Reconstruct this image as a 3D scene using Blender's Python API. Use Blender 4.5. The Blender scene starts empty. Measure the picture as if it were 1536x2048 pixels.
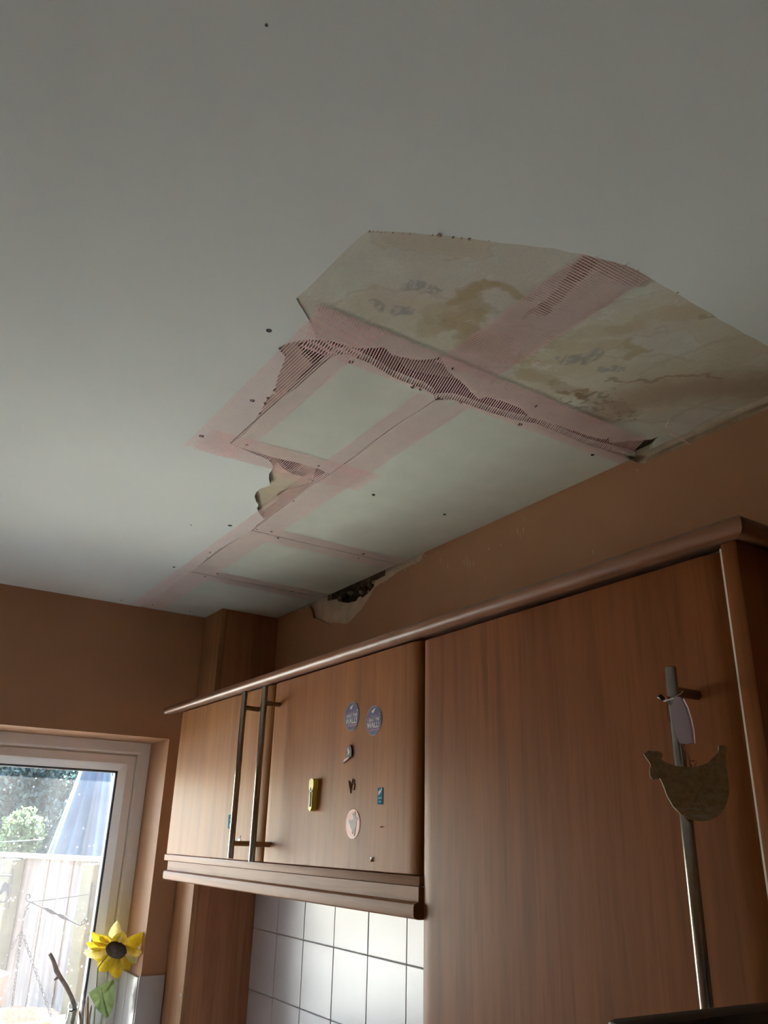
import bpy, bmesh, math, random
import numpy as np
from mathutils import Vector, Matrix
from mathutils.geometry import tessellate_polygon

random.seed(7)
rng = np.random.default_rng(7)
S = bpy.context.scene
COL = S.collection

# ------------------------------------------------------------------ camera
# rows: camera right, camera down, camera forward, in room axes
# (X runs along the cabinet wall away from the window, Y towards that wall, Z up)
F = 1616.6
RM = np.array([[0.5463904, 0.83715957, 0.02492778],
               [-0.30178297, 0.22455486, -0.92655391],
               [-0.78127113, 0.49873738, 0.37533512]])
EYE = np.array([0.0, 0.0, 1.70])
cam = bpy.data.cameras.new('camera')
cam.sensor_fit = 'VERTICAL'
cam.sensor_height = 24.0
cam.lens = F * 24.0 / 2048.0
cam.clip_start = 0.02
cam.clip_end = 300
camo = bpy.data.objects.new('camera', cam)
COL.objects.link(camo)
m3 = Matrix(((RM[0][0], -RM[1][0], -RM[2][0]),
             (RM[0][1], -RM[1][1], -RM[2][1]),
             (RM[0][2], -RM[1][2], -RM[2][2])))
camo.matrix_world = Matrix.Translation(EYE.tolist()) @ m3.to_4x4()
S.camera = camo

# ------------------------------------------------------------------ light
S.view_settings.view_transform = 'Standard'
S.view_settings.look = 'None'
S.view_settings.gamma = 1.0
S.view_settings.use_curve_mapping = False
S.view_settings.exposure = 2.6

world = bpy.data.worlds.new('world')
S.world = world
world.use_nodes = True
wn = world.node_tree
wn.nodes.clear()
wo = wn.nodes.new('ShaderNodeOutputWorld')
bg = wn.nodes.new('ShaderNodeBackground')
sky = wn.nodes.new('ShaderNodeTexSky')
sky.sky_type = 'NISHITA'
sky.sun_disc = False
sky.sun_elevation = math.radians(56)
sky.sun_rotation = math.radians(-80)
sky.air_density = 1.0
sky.dust_density = 2.0
bg.inputs['Strength'].default_value = 0.65
wn.links.new(sky.outputs[0], bg.inputs['Color'])
wn.links.new(bg.outputs[0], wo.inputs['Surface'])


def lamp(name, kind, loc, direction, energy, color, **kw):
    l = bpy.data.lights.new(name, kind)
    l.energy = energy
    l.color = color
    for k, v in kw.items():
        setattr(l, k, v)
    o = bpy.data.objects.new(name, l)
    COL.objects.link(o)
    o.location = loc
    o.rotation_euler = Vector(direction).to_track_quat('-Z', 'Y').to_euler()
    return o


# high sun from beyond the garden
lamp('sun', 'SUN', (-8, 0, 8), (0.62, 0.06, -0.78), 85.0, (1.0, 0.97, 0.92), angle=math.radians(0.6))

# ------------------------------------------------------------------ helpers
ZC = 2.35        # underside of the ceiling plaster
XW = -2.4635     # window wall
YW = 1.089       # cabinet wall
YF = 0.80        # front of the cabinet doors


def ray(px, py):
    return RM.T @ np.array([px - 768.0, py - 1024.0, F])


def atY(p, y):
    r = ray(*p)
    return EYE + r * (y / r[1])


def atX(p, x):
    r = ray(*p)
    return EYE + r * (x / r[0])


def atZ(p, z):
    r = ray(*p)
    return EYE + r * ((z - EYE[2]) / r[2])


def C2(p, z=ZC):
    q = atZ(p, z)
    return (q[0], q[1])


ORG = {}


def empty(name, loc, label=None, cat=None, group=None, kind=None):
    o = bpy.data.objects.new(name, None)
    o.empty_display_size = 0.05
    COL.objects.link(o)
    o.location = loc
    ORG[o] = Vector(loc)
    tag(o, label, cat, group, kind)
    return o


def tag(o, label=None, cat=None, group=None, kind=None):
    if label:
        o['label'] = label
    if cat:
        o['category'] = cat
    if group:
        o['group'] = group
    if kind:
        o['kind'] = kind
    return o


def obj(name, bm, mat, parent=None, origin=None, smooth=False, label=None, kind=None):
    """link a bmesh (world coordinates) as one mesh object"""
    bmesh.ops.recalc_face_normals(bm, faces=bm.faces[:])
    org = ORG[parent] if parent is not None else Vector(origin if origin is not None else (0, 0, 0))
    bmesh.ops.translate(bm, verts=bm.verts[:], vec=-org)
    me = bpy.data.meshes.new(name)
    bm.to_mesh(me)
    bm.free()
    me.materials.append(mat)
    if smooth:
        for p in me.polygons:
            p.use_smooth = True
        if smooth != 'all':
            try:
                me.set_sharp_from_angle(angle=math.radians(smooth if smooth is not True else 40))
            except Exception:
                pass
    o = bpy.data.objects.new(name, me)
    COL.objects.link(o)
    if parent is not None:
        o.parent = parent
        ORG[o] = org
    else:
        o.location = org
        ORG[o] = org
    tag(o, label, None, None, kind)
    return o


def box(bm, x0, x1, y0, y1, z0, z1, bev=0.0, seg=2):
    r = bmesh.ops.create_cube(bm, size=1.0)
    vs = r['verts']
    bmesh.ops.scale(bm, verts=vs, vec=(x1 - x0, y1 - y0, z1 - z0))
    bmesh.ops.translate(bm, verts=vs, vec=((x0 + x1) / 2, (y0 + y1) / 2, (z0 + z1) / 2))
    if bev > 0:
        es = list({e for v in vs for e in v.link_edges})
        bmesh.ops.bevel(bm, geom=es, offset=bev, segments=seg, affect='EDGES', profile=0.5)
    return bm


def B():
    return bmesh.new()


def boxo(name, x0, x1, y0, y1, z0, z1, mat, parent=None, bev=0.0, **kw):
    return obj(name, box(B(), x0, x1, y0, y1, z0, z1, bev), mat, parent, smooth=(40 if bev else False), **kw)


def plate(bm, pts, vec):
    """closed polygon (3D points, planar) thickened by vec"""
    vec = Vector(vec)
    P = [Vector(p) for p in pts]
    tris = tessellate_polygon([P])
    a = [bm.verts.new(p) for p in P]
    b = [bm.verts.new(p + vec) for p in P]
    for t in tris:
        try:
            bm.faces.new((a[t[0]], a[t[1]], a[t[2]]))
            bm.faces.new((b[t[2]], b[t[1]], b[t[0]]))
        except ValueError:
            pass
    n = len(P)
    for i in range(n):
        j = (i + 1) % n
        bm.faces.new((a[i], a[j], b[j], b[i]))
    return bm


def cplate(bm, pts2, z, t):
    return plate(bm, [(p[0], p[1], z) for p in pts2], (0, 0, t))


def tube(bm, pts, r, n=8, cap=True):
    P = [Vector(p) for p in pts]
    R = r if isinstance(r, (list, tuple)) else [r] * len(P)
    rings = []
    up = None
    for i, p in enumerate(P):
        if i == 0:
            t = P[1] - P[0]
        elif i == len(P) - 1:
            t = P[-1] - P[-2]
        else:
            t = P[i + 1] - P[i - 1]
        t.normalize()
        if up is None:
            up = Vector((0, 0, 1)) if abs(t.z) < 0.9 else Vector((1, 0, 0))
        a = t.cross(up)
        if a.length < 1e-6:
            a = t.orthogonal()
        a.normalize()
        b = a.cross(t).normalized()
        up = b
        rings.append([bm.verts.new(p + (a * math.cos(2 * math.pi * k / n) + b * math.sin(2 * math.pi * k / n)) * R[i])
                      for k in range(n)])
    for i in range(len(P) - 1):
        for k in range(n):
            bm.faces.new((rings[i][k], rings[i][(k + 1) % n], rings[i + 1][(k + 1) % n], rings[i + 1][k]))
    if cap:
        bm.faces.new(rings[0][::-1])
        bm.faces.new(rings[-1])
    return bm


def lathe(bm, prof, c, n=24):
    rings = []
    for (r, z) in prof:
        rings.append([bm.verts.new((c[0] + r * math.cos(2 * math.pi * k / n), c[1] + r * math.sin(2 * math.pi * k / n), c[2] + z))
                      for k in range(n)])
    for i in range(len(prof) - 1):
        for k in range(n):
            bm.faces.new((rings[i][k], rings[i][(k + 1) % n], rings[i + 1][(k + 1) % n], rings[i + 1][k]))
    bm.faces.new(rings[0][::-1])
    bm.faces.new(rings[-1])
    return bm


def sweep_x(bm, prof, x0, x1, mitre1=0.0):
    """profile of (y,z) swept along X; mitre1: end at x1 is cut so that x = x1 - mitre1*(y - y0)"""
    a = [bm.verts.new((x0, y, z)) for y, z in prof]
    b = [bm.verts.new((x1 - mitre1 * (y - YF), y, z)) for y, z in prof]
    n = len(prof)
    for i in range(n):
        j = (i + 1) % n
        bm.faces.new((a[i], a[j], b[j], b[i]))
    bm.faces.new(a[::-1])
    bm.faces.new(b)
    return bm


# ------------------------------------------------------------------ materials
def lin(r, g, b):
    f = lambda c: (c / 255 / 12.92) if c / 255 <= 0.04045 else ((c / 255 + 0.055) / 1.055) ** 2.4
    return (f(r), f(g), f(b), 1.0)


def newmat(name):
    m = bpy.data.materials.new(name)
    m.use_nodes = True
    nt = m.node_tree
    return m, nt, nt.nodes['Principled BSDF'], nt.nodes['Material Output']


def N(nt, t, **kw):
    n = nt.nodes.new(t)
    for k, v in kw.items():
        setattr(n, k, v)
    return n


def mapped(nt, scale, rot=(0, 0, 0), loc=(0, 0, 0)):
    tc = N(nt, 'ShaderNodeTexCoord')
    mp = N(nt, 'ShaderNodeMapping')
    mp.inputs['Scale'].default_value = scale
    mp.inputs['Rotation'].default_value = rot
    mp.inputs['Location'].default_value = loc
    nt.links.new(tc.outputs['Object'], mp.inputs['Vector'])
    return mp.outputs['Vector']


def noise(nt, vec, scale, detail=4, rough=0.55, dist=0.0):
    n = N(nt, 'ShaderNodeTexNoise')
    n.inputs['Scale'].default_value = scale
    n.inputs['Detail'].default_value = detail
    n.inputs['Roughness'].default_value = rough
    n.inputs['Distortion'].default_value = dist
    nt.links.new(vec, n.inputs['Vector'])
    return n.outputs['Fac']


def ramp(nt, fac, stops):
    r = N(nt, 'ShaderNodeValToRGB')
    els = r.color_ramp.elements
    while len(els) < len(stops):
        els.new(0.5)
    for e, (p, c) in zip(els, stops):
        e.position = p
        e.color = c if len(c) == 4 else (*c, 1)
    nt.links.new(fac, r.inputs['Fac'])
    return r.outputs['Color']


def mixc(nt, fac, a, b, mode='MIX'):
    m = N(nt, 'ShaderNodeMix', data_type='RGBA', blend_type=mode)
    for sock, v in ((m.inputs[0], fac), (m.inputs[6], a), (m.inputs[7], b)):
        if hasattr(v, 'links') or hasattr(v, 'is_linked'):
            nt.links.new(v, sock)
        elif isinstance(v, (int, float)):
            sock.default_value = v
        else:
            sock.default_value = v if len(v) == 4 else (*v, 1)
    return m.outputs[2]


def bump(nt, bs, h, strength, dist=0.001):
    b = N(nt, 'ShaderNodeBump')
    b.inputs['Strength'].default_value = strength
    b.inputs['Distance'].default_value = dist
    nt.links.new(h, b.inputs['Height'])
    nt.links.new(b.outputs['Normal'], bs.inputs['Normal'])


def flat(name, c, rough=0.6, var=0.12, scale=20, metal=0.0, bmp=0.0, bscale=60, spec=0.5, coat=0.0):
    m, nt, bs, out = newmat(name)
    v = mapped(nt, (1, 1, 1))
    f = noise(nt, v, scale, 5)
    c = c if len(c) == 4 else (*c, 1)
    lo = tuple(x * (1 - var) for x in c[:3])
    hi = tuple(min(1, x * (1 + var)) for x in c[:3])
    nt.links.new(ramp(nt, f, [(0.3, lo), (0.7, hi)]), bs.inputs['Base Color'])
    bs.inputs['Roughness'].default_value = rough
    bs.inputs['Metallic'].default_value = metal
    bs.inputs['Specular IOR Level'].default_value = spec
    bs.inputs['Coat Weight'].default_value = coat
    if bmp:
        bump(nt, bs, noise(nt, v, bscale, 4), bmp)
    return m


def wood(name, base, axis='Z', rough=0.38, contrast=1.0, spec=0.5, seed=0.0):
    m, nt, bs, out = newmat(name)
    sc = {'Z': (1, 1, 0.045), 'X': (0.045, 1, 1), 'Y': (1, 0.045, 1)}[axis]
    v = mapped(nt, sc, loc=(seed, seed * 1.7, seed * 0.3))
    f1 = noise(nt, v, 16, 3, 0.5, 0.35)       # broad bands
    f2 = noise(nt, v, 150, 4, 0.6)            # fine pores
    f3 = noise(nt, v, 45, 3, 0.55, 0.8)
    k = contrast
    b = base[:3]
    c1 = ramp(nt, f1, [(0.28, tuple(x * (1 - .22 * k) for x in b)), (0.5, b),
                       (0.74, (b[0] * (1 + .14 * k), b[1] * (1 + .17 * k), b[2] * (1 + .18 * k)))])
    c2 = mixc(nt, 0.65, c1, ramp(nt, f3, [(0.32, (0.72, 0.68, 0.64)), (0.55, (1.0, 1.0, 1.0))]), 'MULTIPLY')
    c3 = mixc(nt, 0.55, c2, ramp(nt, f2, [(0.30, (0.66, 0.62, 0.58)), (0.50, (1, 1, 1))]), 'MULTIPLY')
    nt.links.new(c3, bs.inputs['Base Color'])
    bs.inputs['Roughness'].default_value = rough + .06
    bs.inputs['Specular IOR Level'].default_value = spec * .28
    bump(nt, bs, f2, 0.08, 0.0004)
    return m


M = {}
# ceiling paint
def ceiling_paint():
    m, nt, bs, out = newmat('ceiling_paint')
    v = mapped(nt, (1, 1, 1))
    f = noise(nt, v, 3.0, 4)
    g = noise(nt, v, 260, 3)
    c = ramp(nt, f, [(0.3, (0.745, 0.800, 0.750)), (0.7, (0.775, 0.830, 0.780))])
    nt.links.new(c, bs.inputs['Base Color'])
    bs.inputs['Roughness'].default_value = 0.85
    bs.inputs['Specular IOR Level'].default_value = 0.2
    bump(nt, bs, g, 0.10, 0.0006)
    return m


M['ceiling'] = ceiling_paint()
M['board'] = flat('plasterboard_paper', (0.67, 0.70, 0.60), 0.85, 0.05, 14, bmp=0.05, bscale=200, spec=0.2)
M['core'] = flat('broken_gypsum', (0.50, 0.385, 0.285), 0.95, 0.25, 40, bmp=0.6, bscale=120, spec=0.1)
M['core_dark'] = flat('shaded_gypsum', (0.17, 0.125, 0.085), 0.95, 0.25, 40, bmp=0.6, bscale=120, spec=0.1)  # darker gypsum copy, the gap's shade put into its colour
M['core_tan'] = flat('tan_board_core', (0.43, 0.325, 0.235), 0.95, 0.15, 50, bmp=0.4, bscale=140, spec=0.1)
M['core_peach'] = flat('peach_board_paper', (0.66, 0.50, 0.40), 0.9, 0.1, 40, spec=0.1)
M['core_pale'] = flat('torn_board_paper', (0.56, 0.50, 0.36), 0.9, 0.16, 22, bmp=0.25, bscale=90, spec=0.1)
M['void'] = flat('shaded_void', (0.03, 0.022, 0.02), 0.95, 0.3, 10)  # shade inside the ceiling void put into a near-black colour
M['lath'] = wood('old_joist', (0.075, 0.045, 0.035), 'X', 0.8)
M['tape'] = flat('scrim_thread', (0.88, 0.64, 0.595), 0.65, 0.06, 40, spec=0.3)
M['tape2'] = flat('deep_pink_scrim_thread', (0.84, 0.565, 0.525), 0.65, 0.06, 40, spec=0.3)
M['crumb'] = flat('plaster_crumb', (0.47, 0.36, 0.30), 0.95, 0.3, 80, spec=0.1)
M['fibre'] = flat('plaster_fibre', (0.45, 0.36, 0.30), 0.8, 0.1, 30)
M['screw'] = flat('dark_screw', (0.035, 0.032, 0.030), 0.45, 0.3, 60, metal=0.3)

# brown emulsion
def wall_paint(name, base):
    m, nt, bs, out = newmat(name)
    v = mapped(nt, (1, 1, 1))
    f = noise(nt, v, 5.0, 4)
    g = noise(nt, v, 180, 3)
    c = ramp(nt, f, [(0.3, tuple(x * .93 for x in base)), (0.7, tuple(x * 1.06 for x in base))])
    nt.links.new(c, bs.inputs['Base Color'])
    bs.inputs['Roughness'].default_value = 0.62
    bs.inputs['Specular IOR Level'].default_value = 0.3
    bump(nt, bs, g, 0.18, 0.0006)
    return m


M['wall'] = wall_paint('brown_emulsion', (0.43, 0.230, 0.122))
M['plaster'] = flat('bare_plaster', (0.62, 0.50, 0.36), 0.9, 0.14, 30, bmp=0.4, bscale=70, spec=0.1)
M['bead'] = flat('shaded_filler', (0.36, 0.28, 0.19), 0.9, 0.2, 40, bmp=0.4, bscale=70, spec=0.1)  # plaster tone lowered, shade at the wall edge put into the colour
M['rubble'] = flat('masonry_rubble', (0.20, 0.15, 0.10), 0.95, 0.5, 40, bmp=0.8, bscale=80, spec=0.1)
M['dark'] = flat('dark_cavity', (0.02, 0.015, 0.012), 0.95, 0.3, 20, spec=0.1)
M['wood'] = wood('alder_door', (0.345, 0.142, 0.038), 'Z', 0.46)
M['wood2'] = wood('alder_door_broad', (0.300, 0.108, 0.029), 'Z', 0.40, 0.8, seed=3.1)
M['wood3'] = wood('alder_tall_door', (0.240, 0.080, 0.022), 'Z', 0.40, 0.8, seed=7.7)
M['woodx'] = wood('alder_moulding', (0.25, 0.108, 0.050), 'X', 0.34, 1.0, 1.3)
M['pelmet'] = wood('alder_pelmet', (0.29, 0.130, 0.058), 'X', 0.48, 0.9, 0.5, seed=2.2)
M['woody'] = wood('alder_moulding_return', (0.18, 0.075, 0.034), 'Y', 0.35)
M['boxwood'] = wood('boxing_veneer', (0.43, 0.215, 0.10), 'Z', 0.42, 0.8, seed=1.3)
M['boxside'] = wood('boxing_side_veneer', (0.40, 0.175, 0.085), 'Z', 0.42, 1.1, seed=5.3)
M['white_edge'] = flat('white_carcass', (0.70, 0.66, 0.60), 0.5, 0.04)
M['steel'] = flat('brushed_steel', (0.27, 0.245, 0.21), 0.26, 0.08, 90, metal=1.0)
M['upvc'] = flat('white_upvc', (0.87, 0.86, 0.83), 0.30, 0.02, 5, spec=0.5)
M['gasket'] = flat('rubber_gasket', (0.03, 0.035, 0.045), 0.5, 0.1)
M['floor'] = flat('floor_vinyl', (0.34, 0.37, 0.375), 0.5, 0.08, 4)
M['reflector'] = flat('pale_reflector', (0.84, 0.82, 0.79), 0.35, 0.08, 60)
M['render'] = flat('outer_render', (0.6, 0.58, 0.54), 0.9)


def tile_mat():
    m, nt, bs, out = newmat('white_glazed_tile')
    v = mapped(nt, (1, 1, 0.16))
    f = noise(nt, v, 20, 3, 0.5, 0.6)
    nt.links.new(ramp(nt, noise(nt, mapped(nt, (1, 1, 1)), 6), [(0.3, (0.45, 0.415, 0.40)), (0.7, (0.48, 0.445, 0.43))]), bs.inputs['Base Color'])
    bs.inputs['Roughness'].default_value = 0.30
    bs.inputs['Specular IOR Level'].default_value = 0.5
    bump(nt, bs, f, 0.05, 0.0008)
    return m


M['tile'] = tile_mat()
M['grout'] = flat('grout', (0.50, 0.43, 0.38), 0.9, 0.1)


def glass_mat():
    """dusty pane: clear glass with mirror sheen, a thin film of dust and splash marks"""
    m, nt, bs, out = newmat('dusty_glass')
    nt.nodes.remove(bs)
    tr = N(nt, 'ShaderNodeBsdfTransparent')
    tr.inputs['Color'].default_value = (0.93, 0.96, 0.96, 1)
    gl = N(nt, 'ShaderNodeBsdfGlossy')
    gl.inputs['Roughness'].default_value = 0.02
    fr = N(nt, 'ShaderNodeFresnel')
    fr.inputs['IOR'].default_value = 1.4
    mx = N(nt, 'ShaderNodeMixShader')
    nt.links.new(fr.outputs[0], mx.inputs[0])
    nt.links.new(tr.outputs[0], mx.inputs[1])
    nt.links.new(gl.outputs[0], mx.inputs[2])
    tl = N(nt, 'ShaderNodeBsdfTranslucent')
    tl.inputs['Color'].default_value = (0.95, 0.97, 1.0, 1)
    v = mapped(nt, (1, 1, 1))
    spots = N(nt, 'ShaderNodeTexVoronoi')
    spots.inputs['Scale'].default_value = 70
    spots.inputs['Randomness'].default_value = 1.0
    nt.links.new(v, spots.inputs['Vector'])
    s = ramp(nt, spots.outputs['Distance'], [(0.10, (1, 1, 1)), (0.22, (0, 0, 0))])
    msk = ramp(nt, noise(nt, v, 14, 3), [(0.48, (0, 0, 0)), (0.62, (1, 1, 1))])
    film = ramp(nt, noise(nt, mapped(nt, (1, 1, 0.4)), 7, 5), [(0.3, (0.0012, 0.0012, 0.0012)), (0.75, (0.005, 0.005, 0.005))])
    sp = mixc(nt, 1.0, s, msk, 'MULTIPLY')
    sp2 = mixc(nt, 1.0, sp, (0.022, 0.022, 0.022), 'MULTIPLY')
    tot = mixc(nt, 1.0, film, sp2, 'ADD')
    mx2 = N(nt, 'ShaderNodeMixShader')
    nt.links.new(tot, mx2.inputs[0])
    nt.links.new(mx.outputs[0], mx2.inputs[1])
    nt.links.new(tl.outputs[0], mx2.inputs[2])
    nt.links.new(mx2.outputs[0], out.inputs['Surface'])
    return m


M['glass'] = glass_mat()


def leafy(name, c, trans=0.4, var=0.35, scale=8, rough=0.6):
    """thin translucent sheet (leaf, petal, cloth)"""
    m, nt, bs, out = newmat(name)
    v = mapped(nt, (1, 1, 1))
    f = noise(nt, v, scale, 4)
    col = ramp(nt, f, [(0.3, tuple(x * (1 - var) for x in c)), (0.7, tuple(min(1, x * (1 + var)) for x in c))])
    nt.links.new(col, bs.inputs['Base Color'])
    bs.inputs['Roughness'].default_value = rough
    tl = N(nt, 'ShaderNodeBsdfTranslucent')
    nt.links.new(col, tl.inputs['Color'])
    mx = N(nt, 'ShaderNodeMixShader')
    mx.inputs[0].default_value = trans
    nt.links.new(bs.outputs[0], mx.inputs[1])
    nt.links.new(tl.outputs[0], mx.inputs[2])
    nt.links.new(mx.outputs[0], out.inputs['Surface'])
    return m


# ================================================================== SETTING
def struct(o):
    o['kind'] = 'structure'
    return o


XB = 1.75      # wall behind the camera's right
YB = -2.45     # wall behind the camera's left

floor_o = struct(boxo('floor', XW - 0.3, XB + 0.1, YB - 0.1, YW + 0.1, -0.10, 0.0, M['floor']))

# ---- cabinet wall with the broken plaster below the ceiling
hole_px = [(556, 1241), (600, 1222), (618, 1212), (622, 1216), (627, 1236), (640, 1240), (652, 1246), (661, 1250), (664, 1244),
           (680, 1246), (692, 1249), (701, 1242), (712, 1230), (722, 1219), (733, 1203), (741, 1190), (748, 1176), (760, 1168),
           (775, 1160), (790, 1148), (806, 1138), (815, 1134), (840, 1122), (860, 1109)]
hole = [atY(p, YW) for p in hole_px]
hx = [(q[0], q[2]) for q in hole]
TOPW = ZC + 0.02
outl = [(XW - 0.1, 0.0), (XW - 0.1, TOPW), (hx[0][0], TOPW)] + hx[1:-1] + [(hx[-1][0], TOPW)]
# thin gap of bare plaster along the right-hand run of the ceiling edge
outl += [(-0.90, TOPW), (-0.86, 2.340), (-0.70, 2.336), (-0.52, 2.333), (-0.30, 2.331), (0.0, 2.332), (0.5, 2.334), (0.55, TOPW)]
outl += [(XB + 0.1, TOPW), (XB + 0.1, 0.0)]
bm = B()
plate(bm, [(x, YW, z) for x, z in outl], (0, 0.008, 0))
wall_right = struct(obj('wall_right', bm, M['wall'], smooth=False))
# plaster backing with the knocked-out cavity
cav_px = [(650, 1201), (668, 1197), (672, 1202), (690, 1205), (707, 1201), (712, 1193), (717, 1192), (719, 1195), (728, 1188), (735, 1181),
          (742, 1172), (745, 1160), (765, 1150)]
cav = [atY(p, YW) for p in cav_px]
cx = [(q[0], q[2]) for q in cav]
ol = [(hx[0][0] - .05, 2.15), (hx[0][0] - .05, TOPW), (cx[0][0], TOPW)] + cx + [(cx[-1][0], TOPW), (0.9, TOPW), (0.9, 2.15)]
bm = B()
plate(bm, [(x, YW + 0.0085, z) for x, z in ol], (0, 0.014, 0))
obj('plaster_coat', bm, M['plaster'], wall_right, label='bare cream plaster showing where the brown paint has broken away')
boxo('masonry', XW, XB, YW + 0.075, YW + 0.20, 0, TOPW + 0.1, M['rubble'], wall_right)
# rubble lumps inside the cavity
def lump(c, s, seed):
    r = random.Random(seed)
    bm = B()
    bmesh.ops.create_icosphere(bm, subdivisions=1, radius=1)
    for v in bm.verts:
        v.co *= r.uniform(.65, 1.2)
    bmesh.ops.scale(bm, verts=bm.verts[:], vec=(s * r.uniform(.7, 1.3), s * .7, s * r.uniform(.5, .9)))
    bmesh.ops.rotate(bm, verts=bm.verts[:], cent=(0, 0, 0), matrix=Matrix.Rotation(r.uniform(-.8, .8), 3, 'Y'))
    bmesh.ops.translate(bm, verts=bm.verts[:], vec=c)
    return bm


for i, (px, py, s) in enumerate([(672, 1198, .014), (684, 1192, .017), (697, 1198, .015), (694, 1186, .013), (708, 1188, .014),
                                 (703, 1178, .013), (716, 1183, .012), (722, 1176, .016), (735, 1170, .016), (731, 1181, .010),
                                 (661, 1199, .010), (712, 1175, .012), (741, 1163, .011)]):
    q = atY((px, py), YW + 0.038)
    obj('rubble_piece', lump((q[0], q[1] + .012, q[2]), s, i), M['rubble'] if i % 3 else M['plaster'], wall_right)
# scuffs and chips in the brown paint
def chip(bm, p, w, h, rot=0.0):
    q = atY(p, YW)
    n = random.randint(5, 7)
    pts = []
    for k in range(n):
        a = 2 * math.pi * k / n
        dx, dz = w * math.cos(a) * random.uniform(.6, 1.1), h * math.sin(a) * random.uniform(.6, 1.1)
        pts.append((q[0] + dx * math.cos(rot) - dz * math.sin(rot), YW - 0.0006, q[2] + dx * math.sin(rot) + dz * math.cos(rot)))
    plate(bm, pts, (0, 0.0006, 0))


bm = B()
for p, w, h in [((929, 1124), .0018, .017), ((935, 1120), .0014, .022), ((941, 1128), .0014, .020), ((948, 1126), .0012, .014), ((882, 1120), .001, .012),
                ((896, 1132), .0012, .008), ((978, 1098), .002, .004), ((972, 1156), .0012, .007), ((1036, 1062), .0016, .011), ((1047, 1060), .0014, .012),
                ((1041, 1072), .001, .009), ((1050, 1040), .001, .008), ((1186, 1103), .0012, .006), ((830, 1128), .003, .004), ((845, 1118), .004, .003),
                ((822, 1140), .0015, .010), ((876, 1105), .006, .002), ((850, 1112), .006, .002), ((588, 1285), .004, .003), ((509, 1338), .0015, .004),
                ((1275, 940), .002, .006), ((1290, 925), .004, .0015), ((810, 1140), .004, .004), ((1002, 1090), .001, .006)]:
    chip(bm, p, w * .8, h * .8, random.uniform(-.15, .15))
obj('paint_scuffs', bm, M['plaster'], wall_right, kind='stuff', label='pale scuffs and chips in the brown paint')

# ---- window wall
WZ0, WZ1 = 1.06, 1.9644
WY0, WY1 = -0.30, 0.8276
DY0, DY1, DZ1 = -2.30, -1.72, 2.06
XO = -2.76     # outer face
bm = B()
box(bm, XO, XW, WY1, YW + 0.25, 0, ZC + .2)
box(bm, XO, XW, WY0, WY1, WZ1, ZC + .2)
box(bm, XO, XW, WY0, WY1, 0, WZ0)
box(bm, XO, XW, DY1, WY0, 0, ZC)
box(bm, XO, XW, DY0, DY1, DZ1, ZC)
box(bm, XO, XW, YB - .1, DY0, 0, ZC)
wall_left = struct(obj('wall_left', bm, M['wall']))
# roof over the far side keeps the sky out of the void
# ---- walls behind the camera
bm = B()
box(bm, XW, XB + .1, YB - 0.12, YB, 0, ZC)
wall_front = struct(obj('wall_front', bm, M['wall']))
bm = B()
box(bm, XB, XB + 0.1, YB, YW, 0, ZC)
wall_back = struct(obj('wall_back', bm, M['wall']))


def frame_ring(bm, axis, u0, u1, z0, z1, w, d0, d1, bev=0.004):
    """rectangular frame; axis 'X': frame lies in a plane X = const from d0 to d1"""
    for (a0, a1, b0, b1) in ((u0, u1, z1 - w, z1), (u0, u1, z0, z0 + w), (u0, u0 + w, z0 + w, z1 - w), (u1 - w, u1, z0 + w, z1 - w)):
        if axis == 'X':
            box(bm, d0, d1, a0, a1, b0, b1, bev)
        else:
            box(bm, a0, a1, d0, d1, b0, b1, bev)


# ---- kitchen window: outer frame, sash, bead, gasket, pane (mitred profile)
def mitred(bm, prof, y0, y1, z0, z1):
    """prof: closed list of (inset, x); swept round the rectangle"""
    rings = []
    for (cy, cz, sy, sz) in ((y0, z0, 1, 1), (y1, z0, -1, 1), (y1, z1, -1, -1), (y0, z1, 1, -1)):
        rings.append([bm.verts.new((x, cy + sy * i, cz + sz * i)) for i, x in prof])
    n = len(prof)
    for k in range(4):
        a, b = rings[k], rings[(k + 1) % 4]
        for i in range(n):
            j = (i + 1) % n
            bm.faces.new((a[i], b[i], b[j], a[j]))
    return bm


win = struct(empty('window_1', (XO + .13, (WY0 + WY1) / 2, WZ0)))
xf = -2.632
fy0, fy1, fz0, fz1 = WY0 + 0.0005, WY1 - 0.0005, WZ0 + 0.0005, WZ1 - 0.001
obj('window_frame', mitred(B(), [(0, xf), (.030, xf), (.036, xf - .003), (.048, xf - .020), (.048, xf - .07), (0, xf - .07)], fy0, fy1, fz0, fz1), M['upvc'], win)
ins = 0.0485
obj('sash', mitred(B(), [(0, xf - .004), (.003, xf + .000), (.026, xf + .000), (.030, xf - .003), (.047, xf - .018), (.047, xf - .06), (0, xf - .06)],
                   fy0 + ins - .0085, fy1 - ins + .0085, fz0 + ins - .0085, fz1 - ins + .0085), M['upvc'], win)
g0 = ins - .0085 + .047
obj('gasket', mitred(B(), [(-.004, xf - .019), (.004, xf - .021), (.006, xf - .025), (.006, xf - .048), (-.004, xf - .048)],
                     fy0 + g0, fy1 - g0, fz0 + g0, fz1 - g0), M['gasket'], win)
boxo('pane', xf - .034, xf - .030, fy0 + g0, fy1 - g0, fz0 + g0, fz1 - g0, M['glass'], win)
# plastered reveal skin: slightly rounded lining of the opening, in the same brown paint
sill = boxo('sill', xf - .002, XW + 0.03, WY0 + .001, WY1 - .001, WZ0, WZ0 + 0.022, M['upvc'], win, bev=0.004)

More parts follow.
